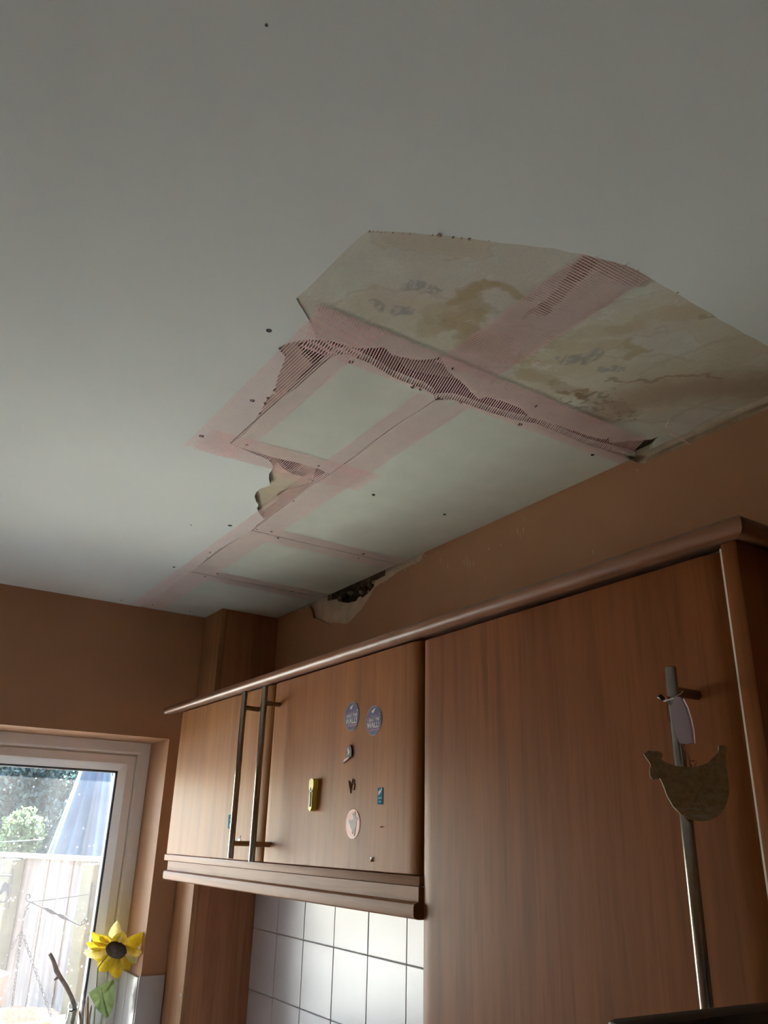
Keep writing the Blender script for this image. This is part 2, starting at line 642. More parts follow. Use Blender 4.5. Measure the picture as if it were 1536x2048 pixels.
# ---- unseen back door, added so sun on the floor lights the ceiling
bd = struct(empty('added_door', (XO + .1, (DY0 + DY1) / 2, 0)))
bm = B()
for (a0, a1, b0, b1) in ((DY0, DY1, DZ1 - .09, DZ1), (DY0, DY1, 0, .10), (DY0, DY0 + .09, .10, DZ1 - .09), (DY1 - .09, DY1, .10, DZ1 - .09)):
    box(bm, -2.70, -2.64, a0, a1, b0, b1, .004)
obj('added_door_frame', bm, M['upvc'], bd)
boxo('pane', -2.674, -2.670, DY0 + .09, DY1 - .09, .10, DZ1 - .09, M['glass'], bd)

# ================================================================== CEILING
top_edge = [(1536, 693), (1508, 676), (1490, 668), (1464, 652), (1440, 640), (1422, 626), (1400, 615), (1380, 603), (1356, 588), (1330, 574), (1300, 556),
            (1285, 546), (1270, 538), (1240, 527), (1215, 521), (1190, 515), (1165, 508), (1140, 505), (1110, 497), (1075, 494), (1040, 489),
            (1000, 486), (960, 480), (925, 476), (890, 471), (855, 469), (820, 465), (775, 463), (735, 462),
            (718, 476), (700, 492), (680, 512), (660, 532), (642, 550), (625, 568), (608, 583), (592, 597),
            (597, 607), (604, 618), (612, 630), (619, 643), (627, 657), (634, 672), (637, 681), (622, 679), (606, 679), (592, 683), (578, 686), (567, 690),
            (557, 697), (563, 705), (571, 714), (568, 722), (564, 733), (560, 743), (556, 753), (553, 765), (550, 778), (549, 781), (553, 786), (545, 789),
            (538, 794), (533, 800), (531, 806), (527, 811), (522, 822), (519, 827), (509, 839), (494, 854), (478, 870), (459, 887),
            (470, 891), (481, 896), (495, 902), (511, 909), (522, 913), (536, 920), (543, 926), (546, 933), (543, 941), (538, 948), (538, 958), (541, 971),
            (529, 975), (520, 978), (512, 985), (509, 993), (512, 1003), (517, 1010), (514, 1017), (518, 1026), (528, 1038),
            (516, 1048), (505, 1060), (480, 1075), (460, 1086), (438, 1098), (420, 1112), (404, 1126), (383, 1142), (355, 1162), (325, 1186), (295, 1203)]
te = [C2(p) for p in top_edge]
far = C2((1640, 742))
poly = [(XW - 0.05, YB - 0.05), (XB + 0.05, YB - 0.05), (XB + 0.05, YW + 0.03), (far[0] + 0.28, YW + 0.03), (far[0] + .05, far[1] + .02), far] + te + [(XW - 0.05, te[-1][1] + .004)]
ceiling = struct(obj('ceiling', cplate(B(), poly, ZC, 0.006), M['ceiling']))
# boards above the room (what the plaster skim is on) and the void
bm = B()
box(bm, XW - .3, XB + .1, YB - .1, YW + .25, ZC + .16, ZC + .20)
obj('void_top', bm, M['void'], ceiling)
bm = B()
cplate(bm, [(XW - .05, YB - .05), (XB + .05, YB - .05), (XB + .05, .18), (XW - .05, .18)], ZC + .0065, .012)
obj('backing_board', bm, M['core'], ceiling)
for x in (-2.25, -1.84, -1.45, -1.03, -0.62, -0.22):
    boxo('joist', x, x + 0.05, 0.0, YW + .1, ZC + .045, ZC + .158, M['lath'], ceiling)
for y in (0.36, .60):
    boxo('batten', XW, -0.2, y - .045, y - .01, ZC + .030, ZC + .0449, M['lath'], ceiling)

# new plasterboard patches
g = 0.0012
zb = ZC + 0.0005
tb = 0.0125


def rough_rect(x0, x1, y0, y1, j=0.0006, n=14):
    P = []
    for k in range(n):
        P.append((x0 + (x1 - x0) * k / n, y0 + random.uniform(-j, j)))
    for k in range(n):
        P.append((x1 + random.uniform(-j, j), y0 + (y1 - y0) * k / n))
    for k in range(n):
        P.append((x1 - (x1 - x0) * k / n, y1 + random.uniform(-j, j)))
    for k in range(n):
        P.append((x0 + random.uniform(-j, j), y1 - (y1 - y0) * k / n))
    return P


XE = -0.872
obj('plasterboard_panel', cplate(B(), [C2(p, zb) for p in [(462, 889), (488, 868), (521, 836), (560, 800), (600, 770), (640, 737), (666, 712), (690, 708), (716, 717), (740, 727), (786, 754), (817, 767), (845, 776), (868, 790),
                                                            (868, 799), (780, 858), (720, 902), (661, 947), (652, 945), (638, 938), (618, 933), (600, 927), (574, 921), (548, 915), (513, 905), (490, 898)]], zb, tb),
    M['board'], ceiling, label='small square plasterboard patch nearest the middle of the ceiling')
obj('plasterboard_panel', cplate(B(), [C2(p, zb) for p in [(871, 800), (900, 799), (919, 803), (950, 814), (980, 825), (1008, 833), (1036, 840), (1075, 848), (1117, 866), (1173, 889), (1199, 896), (1262, 920)]] +
                                 [(-0.862, YW - .003), (-1.20, YW - .0015), (-1.629, YW - .002)] + [C2(p, zb) for p in [(506, 1060.5), (534, 1040), (580, 1005), (627, 970), (664, 948), (780, 861)]], zb, tb),
    M['board'], ceiling, label='long plasterboard strip along the cabinet wall')
obj('plasterboard_panel', cplate(B(), rough_rect(-2.0145, -1.6325, .679, YW - .003), zb, tb), M['board'], ceiling, label='middle plasterboard patch over the broken wall plaster')
obj('plasterboard_panel', cplate(B(), rough_rect(XW + .001, -2.0225, .676, YW - .004), zb, tb), M['board'], ceiling, label='end plasterboard patch in the corner by the window wall')

# torn old board around the gaps
def torn(name, pts, z, mat, t=0.008, label=None):
    return obj(name, cplate(B(), [C2(p, z) for p in pts], z, t), mat, ceiling, label=label)


torn('broken_board', [(545, 690), (575, 676), (640, 664), (645, 674), (620, 679), (594, 689), (600, 697), (606, 703), (603, 708), (614, 718), (625, 727),
                      (614, 738), (598, 756), (580, 776), (566, 788), (548, 806), (520, 835), (450, 890), (440, 880), (500, 800)],
     ZC + .0075, M['core'], label='tan broken board edge beside the small patch')
torn('broken_board', [(440, 880), (470, 891.5), (509, 908.5), (536, 918), (550, 918), (556, 924), (566, 936), (575, 945), (595, 949), (612, 954), (626, 963), (624, 968), (604, 983),
                      (575, 980), (560, 985), (554, 990), (556, 1000), (545, 1010), (530, 1018), (525, 1026), (533, 1038), (505, 1061), (380, 1145), (250, 1225), (250, 1190), (400, 1060)],
     ZC + .0070, M['core_pale'], label='torn cream board paper between small patch and window')
torn('broken_board', [(640, 900), (624, 968), (500, 1064), (480, 1050), (520, 1000)], ZC + .016, M['core'], label='tan broken board deep inside the torn notch')
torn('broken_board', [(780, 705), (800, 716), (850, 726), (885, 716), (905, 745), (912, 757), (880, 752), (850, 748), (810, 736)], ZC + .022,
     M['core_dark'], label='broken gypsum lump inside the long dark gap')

torn('torn_ply', [(526, 1033), (531, 1022), (540, 1014), (552, 1006), (555, 998), (554, 990), (562, 984), (578, 978), (600, 973), (622, 966), (627, 968), (606, 986), (580, 1004), (550, 1025), (533, 1037)],
     ZC + .0056, M['core_tan'], .0012, label='tan layer torn open inside the notch')
torn('torn_ply', [(540, 945), (546, 934), (556, 925), (566, 937), (585, 948), (606, 953), (627, 964), (618, 967), (590, 962), (566, 956), (550, 952)],
     ZC + .0058, M['core_peach'], .0010, label='peach layer of torn board paper at the top of the notch')

# ---- the old stained board: fine grid with a colour map of the water stains
def inside(poly2, X, Y):
    P = np.array(poly2)
    res = np.zeros(X.shape, bool)
    j = len(P) - 1
    for i in range(len(P)):
        xi, yi = P[i]
        xj, yj = P[j]
        with np.errstate(divide='ignore', invalid='ignore'):
            c = ((yi > Y) != (yj > Y)) & (X < (xj - xi) * (Y - yi) / (yj - yi + 1e-15) + xi)
        res ^= c
        j = i
    return res


def vnoise(X, Y, s, seed):
    """smooth value noise"""
    r = np.random.default_rng(seed)
    T = r.random((128, 128))
    x, y = X * s + 57.3, Y * s + 31.7
    xi, yi = np.floor(x).astype(int), np.floor(y).astype(int)
    fx, fy = x - xi, y - yi
    fx, fy = fx * fx * (3 - 2 * fx), fy * fy * (3 - 2 * fy)
    g_ = lambda a, b: T[a % 128, b % 128]
    return (g_(xi, yi) * (1 - fx) * (1 - fy) + g_(xi + 1, yi) * fx * (1 - fy) + g_(xi, yi + 1) * (1 - fx) * fy + g_(xi + 1, yi + 1) * fx * fy)


def fbm(X, Y, s, seed, o=4):
    t = 0
    a = .5
    for k in range(o):
        t = t + a * vnoise(X, Y, s * 2 ** k, seed + k)
        a *= .5
    return t / (1 - .5 ** o)


gap_top = [(570, 640), (590, 676), (596, 679), (618, 680), (641, 679), (668, 684), (690, 690), (700, 694), (716, 697), (742, 696), (768, 695), (776, 701), (785, 710), (796, 713), (807, 715),
           (825, 719), (840, 721), (862, 719), (882, 714), (889, 728), (895, 741), (908, 752), (921, 762), (934, 775), (947, 788), (958, 799), (966, 796), (973, 794), (990, 799),
           (1009, 804), (1026, 811), (1042, 817), (1052, 826), (1062, 835), (1074, 838), (1088, 842), (1112, 850), (1140, 859), (1165, 868), (1192, 876), (1209, 879), (1222, 874), (1220, 885),
           (1231, 885), (1262, 882), (1303, 879)]
zs = ZC + 0.0016
gt = [C2(p, zs) for p in gap_top]
sb_poly = gt + [C2((1330, 868), zs), (-0.828, YW - .004), (-0.76, YW - .005), (-0.68, YW - .012), (-0.62, YW - .006), (-.5, YW - .011), (-0.2, YW - .009), (0.05, YW - .009), (0.05, 0.2), (-0.9, 0.2), (-0.9, .38)]
hgrid = 0.0022
xs = np.arange(-0.98, -0.02, hgrid)
ys = np.arange(0.25, YW, hgrid)
GX, GY = np.meshgrid(xs, ys, indexing='ij')
jx = (rng.random(GX.shape) - .5) * hgrid * .3
VX, VY = GX + jx, GY + jx[::-1]
cin = inside(sb_poly, GX[:-1, :-1] + hgrid / 2, GY[:-1, :-1] + hgrid / 2)
# strokes in board coordinates, taken from where the stains lie
wx = VX + .042 * (fbm(VX, VY, 22, 3) - .5) + .020 * (fbm(VX, VY, 60, 9) - .5)
wy = VY + .042 * (fbm(VX, VY, 22, 13) - .5) + .020 * (fbm(VX, VY, 60, 19) - .5)


def stroke(pts, r):
    """distance field of a thick line: 1 at its spine, 0 at its rim, negative outside"""
    D = np.full(wx.shape, 9.0)
    Q = [C2(p, zs) for p in pts]
    for a, b in zip(Q[:-1], Q[1:]):
        ax, ay = a
        dx, dy = b[0] - ax, b[1] - ay
        t = np.clip(((wx - ax) * dx + (wy - ay) * dy) / (dx * dx + dy * dy + 1e-12), 0, 1)
        D = np.minimum(D, np.hypot(wx - ax - t * dx, wy - ay - t * dy))
    return 1 - D / r


def sm(x, a, b):
    t = np.clip((x - a) / (b - a), 0, 1)
    return t * t * (3 - 2 * t)


base = np.array([0.645, 0.655, 0.545])
colr = np.ones(wx.shape + (3,)) * base
colr *= (0.93 + .14 * fbm(VX, VY, 30, 41))[..., None]


def blend(mask, c, k):
    global colr
    a = np.clip(mask * k, 0, 1)[..., None]
    colr = colr * (1 - a) + np.array(c) * a


ochre = (0.475, 0.385, 0.215)
brown = (0.30, 0.185, 0.085)
pale = (0.57, 0.49, 0.32)
pinky = (0.60, 0.52, 0.44)
# pale washes
blend(sm(fbm(VX, VY, 9, 77), .50, .66), pinky, .45)
for pts, r in [([(800, 470), (860, 490), (930, 500)], .030), ([(760, 620), (860, 640), (960, 690), (1080, 700), (1180, 720)], .055),
               ([(1100, 720), (1250, 640), (1400, 620), (1500, 690)], .045), ([(1060, 770), (1250, 760), (1480, 780)], .07), ([(1300, 800), (1440, 740), (1536, 740)], .08)]:
    s = stroke(pts, r)
    blend(sm(s, 0, .4), pale, .40)
    blend(sm(s, -.02, .05) * (1 - sm(s, .05, .18)), ochre, .35)
# darker ochre runs with a rim
for pts, r, k in [([(985, 578), (1010, 580), (1035, 594)], .013, .8), ([(985, 578), (950, 590), (925, 600), (905, 605)], .013, .85), ([(940, 590), (955, 615), (975, 625)], .016, .7),
                  ([(900, 640), (930, 645), (960, 640), (945, 665)], .020, .75), ([(850, 640), (860, 655), (890, 650)], .016, .55), ([(940, 660), (960, 680), (1000, 690)], .016, .5),
                  ([(860, 620), (920, 620)], .02, .4), ([(1180, 540), (1160, 570), (1120, 590), (1080, 610)], .012, .0), ([(1262, 688), (1285, 700), (1270, 712)], .0125, .8),
                  ([(1050, 745), (1070, 755), (1095, 765)], .014, .65), ([(1100, 690), (1160, 665), (1240, 655)], .016, .35), ([(1240, 660), (1300, 640), (1400, 620)], .018, .35),
                  ([(1150, 690), (1220, 690), (1250, 700)], .012, .35), ([(950, 690), (1000, 710), (1060, 720)], .018, .45)]:
    s = stroke(pts, r)
    blend(sm(s, -.1, .5), ochre, k)
    blend(sm(s, -.06, .06) * (1 - sm(s, .06, .3)), brown, k * .28)
# brown tide under the mesh strip and thin runs beyond it
for pts, r, k in [([(1180, 530), (1168, 548), (1160, 562)], .013, .5), ([(1160, 562), (1120, 590), (1085, 615)], .013, .5), ([(1085, 615), (1060, 625)], .012, .45), ([(1200, 525), (1250, 540), (1290, 556)], .022, .4),
                  ([(1180, 785), (1160, 792), (1150, 788)], .006, .8), ([(1120, 785), (1160, 780)], .004, .6), ([(1200, 765), (1250, 760), (1300, 765), (1350, 748), (1430, 752)], .0035, .55),
                  ([(1100, 770), (1200, 800), (1260, 820)], .012, .3), ([(1395, 634), (1412, 630)], .003, .4)]:
    s = stroke(pts, r)
    blend(sm(s, 0, .3), brown, k)
for pts, r in [([(1200, 830), (1300, 790), (1430, 770), (1536, 770)], .06)]:  # broad brownish wash, shade towards the wall painted into the board
    blend(sm(stroke(pts, r), 0, .8), (0.36, 0.25, 0.16), .55)
# mould specks
blend(sm(stroke([(1130, 800), (1200, 800), (1260, 830)], .035), 0, .6) * sm(fbm(VX, VY, 150, 91), .56, .66), (0.24, 0.21, 0.16), .7)
# grey scuffed patches where the paper is rubbed through
for pts, r in [([(765, 607), (785, 612), (800, 615)], .015), ([(828, 574), (848, 578), (858, 580)], .012), ([(1140, 718), (1165, 714), (1188, 708)], .016), ([(1212, 742), (1245, 738)], .014)]:
    s = stroke(pts, r)
    blend(sm(s, 0, .3) * sm(fbm(VX * .6 + VY, VY, 200, 55), .33, .56), (0.37, 0.355, 0.32), .8)
# flaky pale paint
for pts, r in [([(930, 530), (955, 545), (985, 552)], .010), ([(940, 650), (958, 648)], .006), ([(1080, 730), (1100, 735)], .012), ([(1222, 618), (1235, 625)], .008), ([(1345, 608), (1370, 612)], .006),
               ([(1040, 712), (1090, 708), (1110, 705)], .010)]:
    s = stroke(pts, r)
    blend(sm(s, 0, .4) * sm(fbm(VX, VY, 260, 155), .52, .6), (0.68, 0.66, 0.57), .8)

idx = -np.ones(VX.shape, int)
used = np.zeros(VX.shape, bool)
ii, jj = np.nonzero(cin)
for a, b in ((0, 0), (1, 0), (1, 1), (0, 1)):
    used[ii + a, jj + b] = True
idx[used] = np.arange(used.sum())
hz = zs + .0008 * (fbm(VX, VY, 40, 5) - .5) + .0006 * (fbm(VX, VY, 220, 6) - .5)
verts = np.stack([VX[used], VY[used], hz[used]], 1)
faces = np.stack([idx[ii, jj], idx[ii, jj + 1], idx[ii + 1, jj + 1], idx[ii + 1, jj]], 1)
me = bpy.data.meshes.new('stained_board')
me.from_pydata(verts.tolist(), [], faces.tolist())
ca = me.color_attributes.new('stain', 'FLOAT_COLOR', 'POINT')
c4 = np.ones((len(verts), 4), np.float32)
c4[:, :3] = colr[used]
ca.data.foreach_set('color', c4.ravel())
me.update()


def stain_mat():
    m, nt, bs, out = newmat('water_stained_board')
    a = N(nt, 'ShaderNodeAttribute')
    a.attribute_name = 'stain'
    v = mapped(nt, (1, 1, 1))
    f = noise(nt, v, 320, 3)
    c = mixc(nt, 0.5, a.outputs['Color'], ramp(nt, f, [(0.3, (.86, .86, .86)), (0.6, (1, 1, 1))]), 'MULTIPLY')
    nt.links.new(c, bs.inputs['Base Color'])
    bs.inputs['Roughness'].default_value = 0.8
    bs.inputs['Specular IOR Level'].default_value = 0.2
    bump(nt, bs, f, 0.2, 0.0008)
    return m


me.materials.append(stain_mat())
sb = bpy.data.objects.new('stained_board', me)
COL.objects.link(sb)
sb.parent = ceiling
sb['label'] = 'old board with yellow and brown water stains'
md = sb.modifiers.new('thickness', 'SOLIDIFY')
md.thickness = 0.009
md.offset = 1.0 if False else -1.0

# ---- scrim tape: real threads, two directions
def tape(c00, c10, c11, c01, z, pitch_l=.0046, wl=.0018, pitch_c=.0046, wc=.0005, ragged=.012, label=None, mat='tape'):
    """c00->c10 runs the length, c00->c01 the width"""
    A, Bq, Cq, D = [np.array(p) for p in (c00, c10, c11, c01)]
    L = np.linalg.norm(Bq - A)
    W = np.linalg.norm(D - A)
    V, Fc = [], []

    def P(u, v):
        q = A * (1 - u) * (1 - v) + Bq * u * (1 - v) + Cq * u * v + D * (1 - u) * v
        return q[0], q[1]

    def ribbon(p0, p1, w, zz):
        d = np.array(p1) - np.array(p0)
        d = d / (np.linalg.norm(d) + 1e-9)
        nrm = np.array([-d[1], d[0]]) * w / 2
        k = len(V)
        for (q, s, dz) in ((p0, 1, 0), (p1, 1, 0), (p1, -1, 0), (p0, -1, 0)):
            V.append((q[0] + s * nrm[0], q[1] + s * nrm[1], zz))
        for (q, s) in ((p0, 1), (p1, 1), (p1, -1), (p0, -1)):
            V.append((q[0] + s * nrm[0] * .6, q[1] + s * nrm[1] * .6, zz + .00012))
        Fc.append((k, k + 1, k + 2, k + 3))
        Fc.append((k, k + 4, k + 5, k + 1))
        Fc.append((k + 2, k + 6, k + 7, k + 3))

    nl = int(W / pitch_l)
    for i in range(nl + 1):
        v = i / nl
        u0, u1 = random.uniform(-ragged, ragged) / L, 1 + random.uniform(-ragged, ragged) / L
        seg = max(1, int(L / .12))
        for s in range(seg):
            a = u0 + (u1 - u0) * s / seg
            b = u0 + (u1 - u0) * (s + 1) / seg
            dv = .06 * math.sin(3 * a + i) / nl
            dv2 = .06 * math.sin(3 * b + i) / nl
            ribbon(P(a, v + dv), P(b, v + dv2), wl, z)
    nc = int(L / pitch_c)
    for i in range(nc + 1):
        u = i / nc
        e = random.uniform(0, .004) / W
        ribbon(P(u, -e), P(u + random.uniform(-.0004, .0004) / L, 1 + e), wc, z - .00008)
    me = bpy.data.meshes.new('scrim_tape')
    me.from_pydata(V, [], Fc)
    me.materials.append(M[mat])
    o = bpy.data.objects.new('scrim_tape', me)
    COL.objects.link(o)
    o.parent = ceiling
    if label:
        o['label'] = label
    return o


zt = ZC - .00025
tape((-2.447, .652), (-.905, .637), (-.897, .727), (-2.447, .750), zt, label='long pink mesh tape from window wall to the big gap')
tape((-1.295, .400), (-.805, .405), (-.800, .502), (-1.295, .497), zt - .0002, label='pink mesh tape along the outer edge of the small patch')
tape((-1.302, .420), (-1.286, .755), (-1.198, .750), (-1.212, .418), zt - .0004, wl=.0005, wc=.0017, pitch_c=.0043, mat='tape2', label='short pink mesh tape across the window end of the small patch')
tape((-.795, .398), (-.803, 1.040), (-.893, 1.082), (-.893, .425), zt - .0006, wl=.0005, wc=.0017, pitch_c=.0043, mat='tape2', label='wide pink mesh tape over the long jagged gap')
zt5 = ZC + .0009
tape((-.815, .607), (-.478, .610), (-.478, .706), (-.815, .704), zt5, wl=.0005, wc=.0017, pitch_c=.0043, mat='tape2', label='pink mesh tape across the stained board')
tape((-1.588, .735), (-1.588, 1.080), (-1.672, 1.080), (-1.675, .735), zt - .0001, label='faint pink mesh tape on the joint beside the long strip')
tape((-1.975, .735), (-1.975, 1.080), (-2.060, 1.080), (-2.062, .735), zt - .0001, label='pink mesh tape on the wider joint towards the window')

# ---- screws sunk in the boards
def screw_mesh():
    bm = B()
    n = 12
    c0 = bm.verts.new((0, 0, 0.0004))
    r1 = [bm.verts.new((.0040 * math.cos(2 * math.pi * k / n), .0040 * math.sin(2 * math.pi * k / n), -.0004)) for k in range(n)]
    r2 = [bm.verts.new((.0047 * math.cos(2 * math.pi * k / n), .0047 * math.sin(2 * math.pi * k / n), .0012)) for k in range(n)]
    r0 = [bm.verts.new((.0018 * math.cos(2 * math.pi * k / n) * (1 if k % 3 else .5), .0018 * math.sin(2 * math.pi * k / n) * (1 if k % 3 else .5), -.0002)) for k in range(n)]
    for k in range(n):
        j = (k + 1) % n
        bm.faces.new((c0, r0[j], r0[k]))
        bm.faces.new((r0[k], r0[j], r1[j], r1[k]))
        bm.faces.new((r1[k], r1[j], r2[j], r2[k]))
    me = bpy.data.meshes.new('screw')
    bm.to_mesh(me)
    bm.free()
    me.materials.append(M['screw'])
    return me


scm = screw_mesh()
for (px, py, s) in [(538, 661, 1.0), (505, 801, .95), (403, 872, 1.1), (702, 724, .9), (826, 774, .9), (841, 779, .6), (922, 805, .7), (747, 990, .8), (889, 1029, .8), (460, 1051, 1.2), (348, 1134, .9),
                    (1040, 849, .9), (1072, 813, .7), (727, 1108, .8), (717, 1117, .55), (906, 738, .6), (494, 890, .8), (556, 1076, .7), (543, 1063, .6), (514, 1059, .5), (435, 1147, .8), (410, 1153, .6),
                    (584, 1183, .8), (600, 1188, .5), (305, 1210, .6), (380, 1223, .6), (382, 1050, .5), (587, 1002, .5), (637, 932, .7), (1185, 910, .7), (533, 50, .35), (888, 648, .6), (1395, 824, 1.3)]:
    o = bpy.data.objects.new('screw', scm)
    COL.objects.link(o)
    q = atZ((px, py), ZC)
    o.location = (q[0], q[1], ZC + (0.004 if py in (648, 824) else -.0002 if s > .55 else 0))
    o.scale = (s, s, 1)
    o.rotation_euler = (0, 0, random.uniform(0, 3))
    o.parent = ceiling
# crumbs and frayed fibres on the broken plaster rim
for i, (px, py, s) in enumerate([(739, 462, .0018), (747, 463, .0013), (755, 463, .0012), (762, 464, .0016), (770, 464, .001), (786, 465, .0018), (806, 467, .001), (820, 468, .0012), (865, 470, .0014),
                                 (878, 469, .0042), (882, 471, .002), (906, 474, .0024), (923, 476, .0016), (939, 478, .0028), (948, 479, .0012), (978, 481, .0012), (1355, 585, .0018),
                                 (536, 795, .004), (530, 806, .0035), (520, 826, .003), (549, 779, .003), (243, 1200, .004), (420, 1104, .003), (414, 1114, .003)]):
    q = atZ((px, py), ZC)
    obj('plaster_crumb', lump((q[0], q[1], ZC - s * .25), s, 100 + i), M['crumb'], ceiling)


def fray(p, n, L):
    q = atZ(p, ZC)
    bm = B()
    for k in range(n):
        a = random.uniform(2.2, 4.2)
        l = L * random.uniform(.5, 1.1)
        cu = random.uniform(-.6, .6)
        pts = []
        for t in (0, .33, .66, 1):
            aa = a + cu * t
            pts.append((q[0] + random.uniform(-.003, .003) * (t == 0) + math.cos(aa) * l * t + .25 * l, q[1] + math.sin(aa) * l * t + .0 * l, ZC - .001 - .012 * t * random.uniform(.3, 1)))
        tube(bm, pts, .00013, 4)
    obj('frayed_fibre', bm, M['fibre'], ceiling)


fray((1192, 512), 3, .016)
fray((1250, 529), 4, .022)
fray((1274, 541), 3, .024)
# loose threads and a torn tape end hanging at the wall
bm = B()
for p, q2 in (((1330, 852), (1380, 890)), ((1338, 868), (1376, 886)), ((1330, 852), (1337, 838)), ((1345, 868), (1440, 824))):
    a, b = atZ(p, ZC - .003), atZ(q2, ZC - .003)
    if q2[1] > 880:
        b = atY(q2, YW - .02)
    mid = (a + b) / 2 + np.array([0.002, 0, -.002])
    tube(bm, [a, mid, b], .0005, 4)
obj('loose_thread', bm, M['tape'], ceiling, label='loose pink threads hanging at the wall edge')

# bare plaster bead along the top of the cabinet wall
bm = B()
sweep_prof = [(YW - .0008, 2.334), (YW - .0030, 2.337), (YW - .0020, 2.343), (YW + .0004, 2.344), (YW + .0004, 2.334)]
a_ = [(-0.856, 0.6), (-0.80, 1.0), (-0.70, .95), (-.62, 1.1), (-0.5, 1.0), (0.3, 1.0)]
rings = []
for x, k in a_:
    rings.append([bm.verts.new((x, YW + (y - YW) * k, 2.339 + (z - 2.339) * k)) for y, z in sweep_prof])
for a, b in zip(rings[:-1], rings[1:]):
    for i in range(5):
        bm.faces.new((a[i], a[(i + 1) % 5], b[(i + 1) % 5], b[i]))
bm.faces.new(rings[0])
bm.faces.new(rings[-1][::-1])
obj('plaster_bead', bm, M['bead'], wall_right, label='bare filler bead between stained board and brown wall')

# ================================================================== TILES
XT0 = -2.3175
xj = [-2.3120, -2.1620, -2.0120, -1.8600, -1.7090, -1.5580, -1.4070, -1.2560, -1.124]
zj = [1.64, 1.4620, 1.3140, 1.1620, 1.0120, 0.92]
boxo('grout', XT0, -1.119, YW - .0045, YW - .0002, .92, 1.638, M['grout'], wall_right)
for i in range(len(xj) - 1):
    for j in range(len(zj) - 1):
        x0, x1, z1, z0 = xj[i] + .001, xj[i + 1] - .001, zj[j] - .001, zj[j + 1] + .001
        obj('tile', box(B(), x0, x1, YW - .0095 - random.uniform(0, .0004), YW - .001, z0, z1, .0012, 1), M['tile'], wall_right)
# tiles at the window: on the wall beside the opening and up the reveal
ZT = 1.3388
for z1, z0 in ((ZT, ZT - .150), (ZT - .152, ZT - .27)):
    boxo('tile', XW - .0005, XW + .0085, WY1 - .006, .8935, z0, z1, M['tile'], wall_left, bev=.002)
    for x1, x0 in ((XW + .002, XW - .090), (XW - .092, xf + .002)):
        boxo('tile', x0, x1, WY1 - .0085, WY1 + .0005, z0 + .0015, z1 - .003, M['tile'], wall_left, bev=.002)

# ================================================================== PIPE BOXING in the corner
bx = empty('pipe_boxing', (-2.39, 1.0, 0), 'narrow floor-to-ceiling wood boxing in the corner beside the cabinets', 'boxing')
BXX, BYY = -2.3185, .8966
boxo('front_panel', XW + .0005, BXX, BYY, BYY + .016, 0.0, ZC + .0005, M['boxwood'], bx, bev=.0008)
boxo('side_panel', BXX - .016, BXX - .0002, BYY + .0165, YW - .0005, 0.0, ZC + .0005, M['boxside'], bx, bev=.0008)
q = atY((372, 1995), BYY)
for p in [(372, 1995)]:
    bm = B()
    lathe(bm, [(.0, -.004), (.003, -.004), (.0042, 0), (.0030, .0005), (.0, .0005)][1:], (0, 0, 0), 10)
    bmesh.ops.rotate(bm, verts=bm.verts[:], cent=(0, 0, 0), matrix=Matrix.Rotation(math.pi / 2, 3, 'X'))
    bmesh.ops.translate(bm, verts=bm.verts[:], vec=(BXX - .012, BYY - .001, q[2]))
    obj('screw_cap', bm, M['white_edge'], bx)

# ================================================================== CABINETS
def door_slab(x0, x1, z0, z1, w=.030, d=.008, t=.020, corner=.010):
    """slab door whose vertical edges roll back; front at y = YF"""
    prof = []
    seg = 6
    for k in range(seg + 1):          # left roll
        a = (math.pi / 2) * k / seg
        prof.append((x0 + w * (1 - math.cos(a)) * 1.0, YF + d * (1 - math.sin(a))))
    for k in range(seg, -1, -1):
        a = (math.pi / 2) * k / seg
        prof.append((x1 - w * (1 - math.cos(a)), YF + d * (1 - math.sin(a))))
    prof.append((x1, YF + t))
    prof.append((x0, YF + t))
    bm = B()
    zz = [z0, z0 + .0012, z1 - .0012, z1]
    ins = [.0012, 0, 0, .0012]
    rings = []
    for z, i_ in zip(zz, ins):
        rings.append([bm.verts.new((min(max(x, x0 + i_), x1 - i_), y + (i_ if y < YF + t - .001 else 0), z)) for x, y in prof])
    n = len(prof)
    for a, b in zip(rings[:-1], rings[1:]):
        for i in range(n):
            j = (i + 1) % n
            bm.faces.new((a[i], a[j], b[j], b[i]))
    bm.faces.new(rings[0][::-1])
    bm.faces.new(rings[-1])
    return bm


def bar_handle(x, z0, z1, posts, r=.0066, yb=.762):
    bm = B()
    n = 20
    tube(bm, [(x, yb, z0), (x, yb, z0 + .0008), (x, yb, z1 - .0008), (x, yb, z1)], [r * .88, r, r, r * .88], n)
    for zp in posts:
        tube(bm, [(x, yb + r * .5, zp), (x, YF + .0015, zp)], r * .82, 14)
    return bm


DZ0, DZ1 = 1.6490, 2.0230
wc = empty('wall_cabinet', (-1.716, YW, DZ0), 'two-door wooden wall cabinet with stickers over the white tiles', 'cabinet')
bm = B()
box(bm, -2.3070, -1.1225, .8205, YW - .0008, DZ0, DZ1 + .004)
obj('carcass', bm, M['boxwood'], wc)
boxo('bottom_panel', -2.3075, -1.1225, .8000, YW - .012, 1.6335, DZ0 - .0008, M['pelmet'], wc, bev=.0012)
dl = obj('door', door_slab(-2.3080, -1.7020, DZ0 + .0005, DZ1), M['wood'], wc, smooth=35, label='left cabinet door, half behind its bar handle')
obj('handle', bar_handle(-1.7735, 1.6535, 2.0120, (1.974, 1.684)), M['steel'], dl, smooth=50, label='brushed steel bar handle')
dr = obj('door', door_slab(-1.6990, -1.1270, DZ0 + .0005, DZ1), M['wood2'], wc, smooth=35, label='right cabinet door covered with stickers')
obj('handle', bar_handle(-1.6635, 1.6503, 2.0090, (1.972, 1.684)), M['steel'], dr, smooth=50, label='brushed steel bar handle')
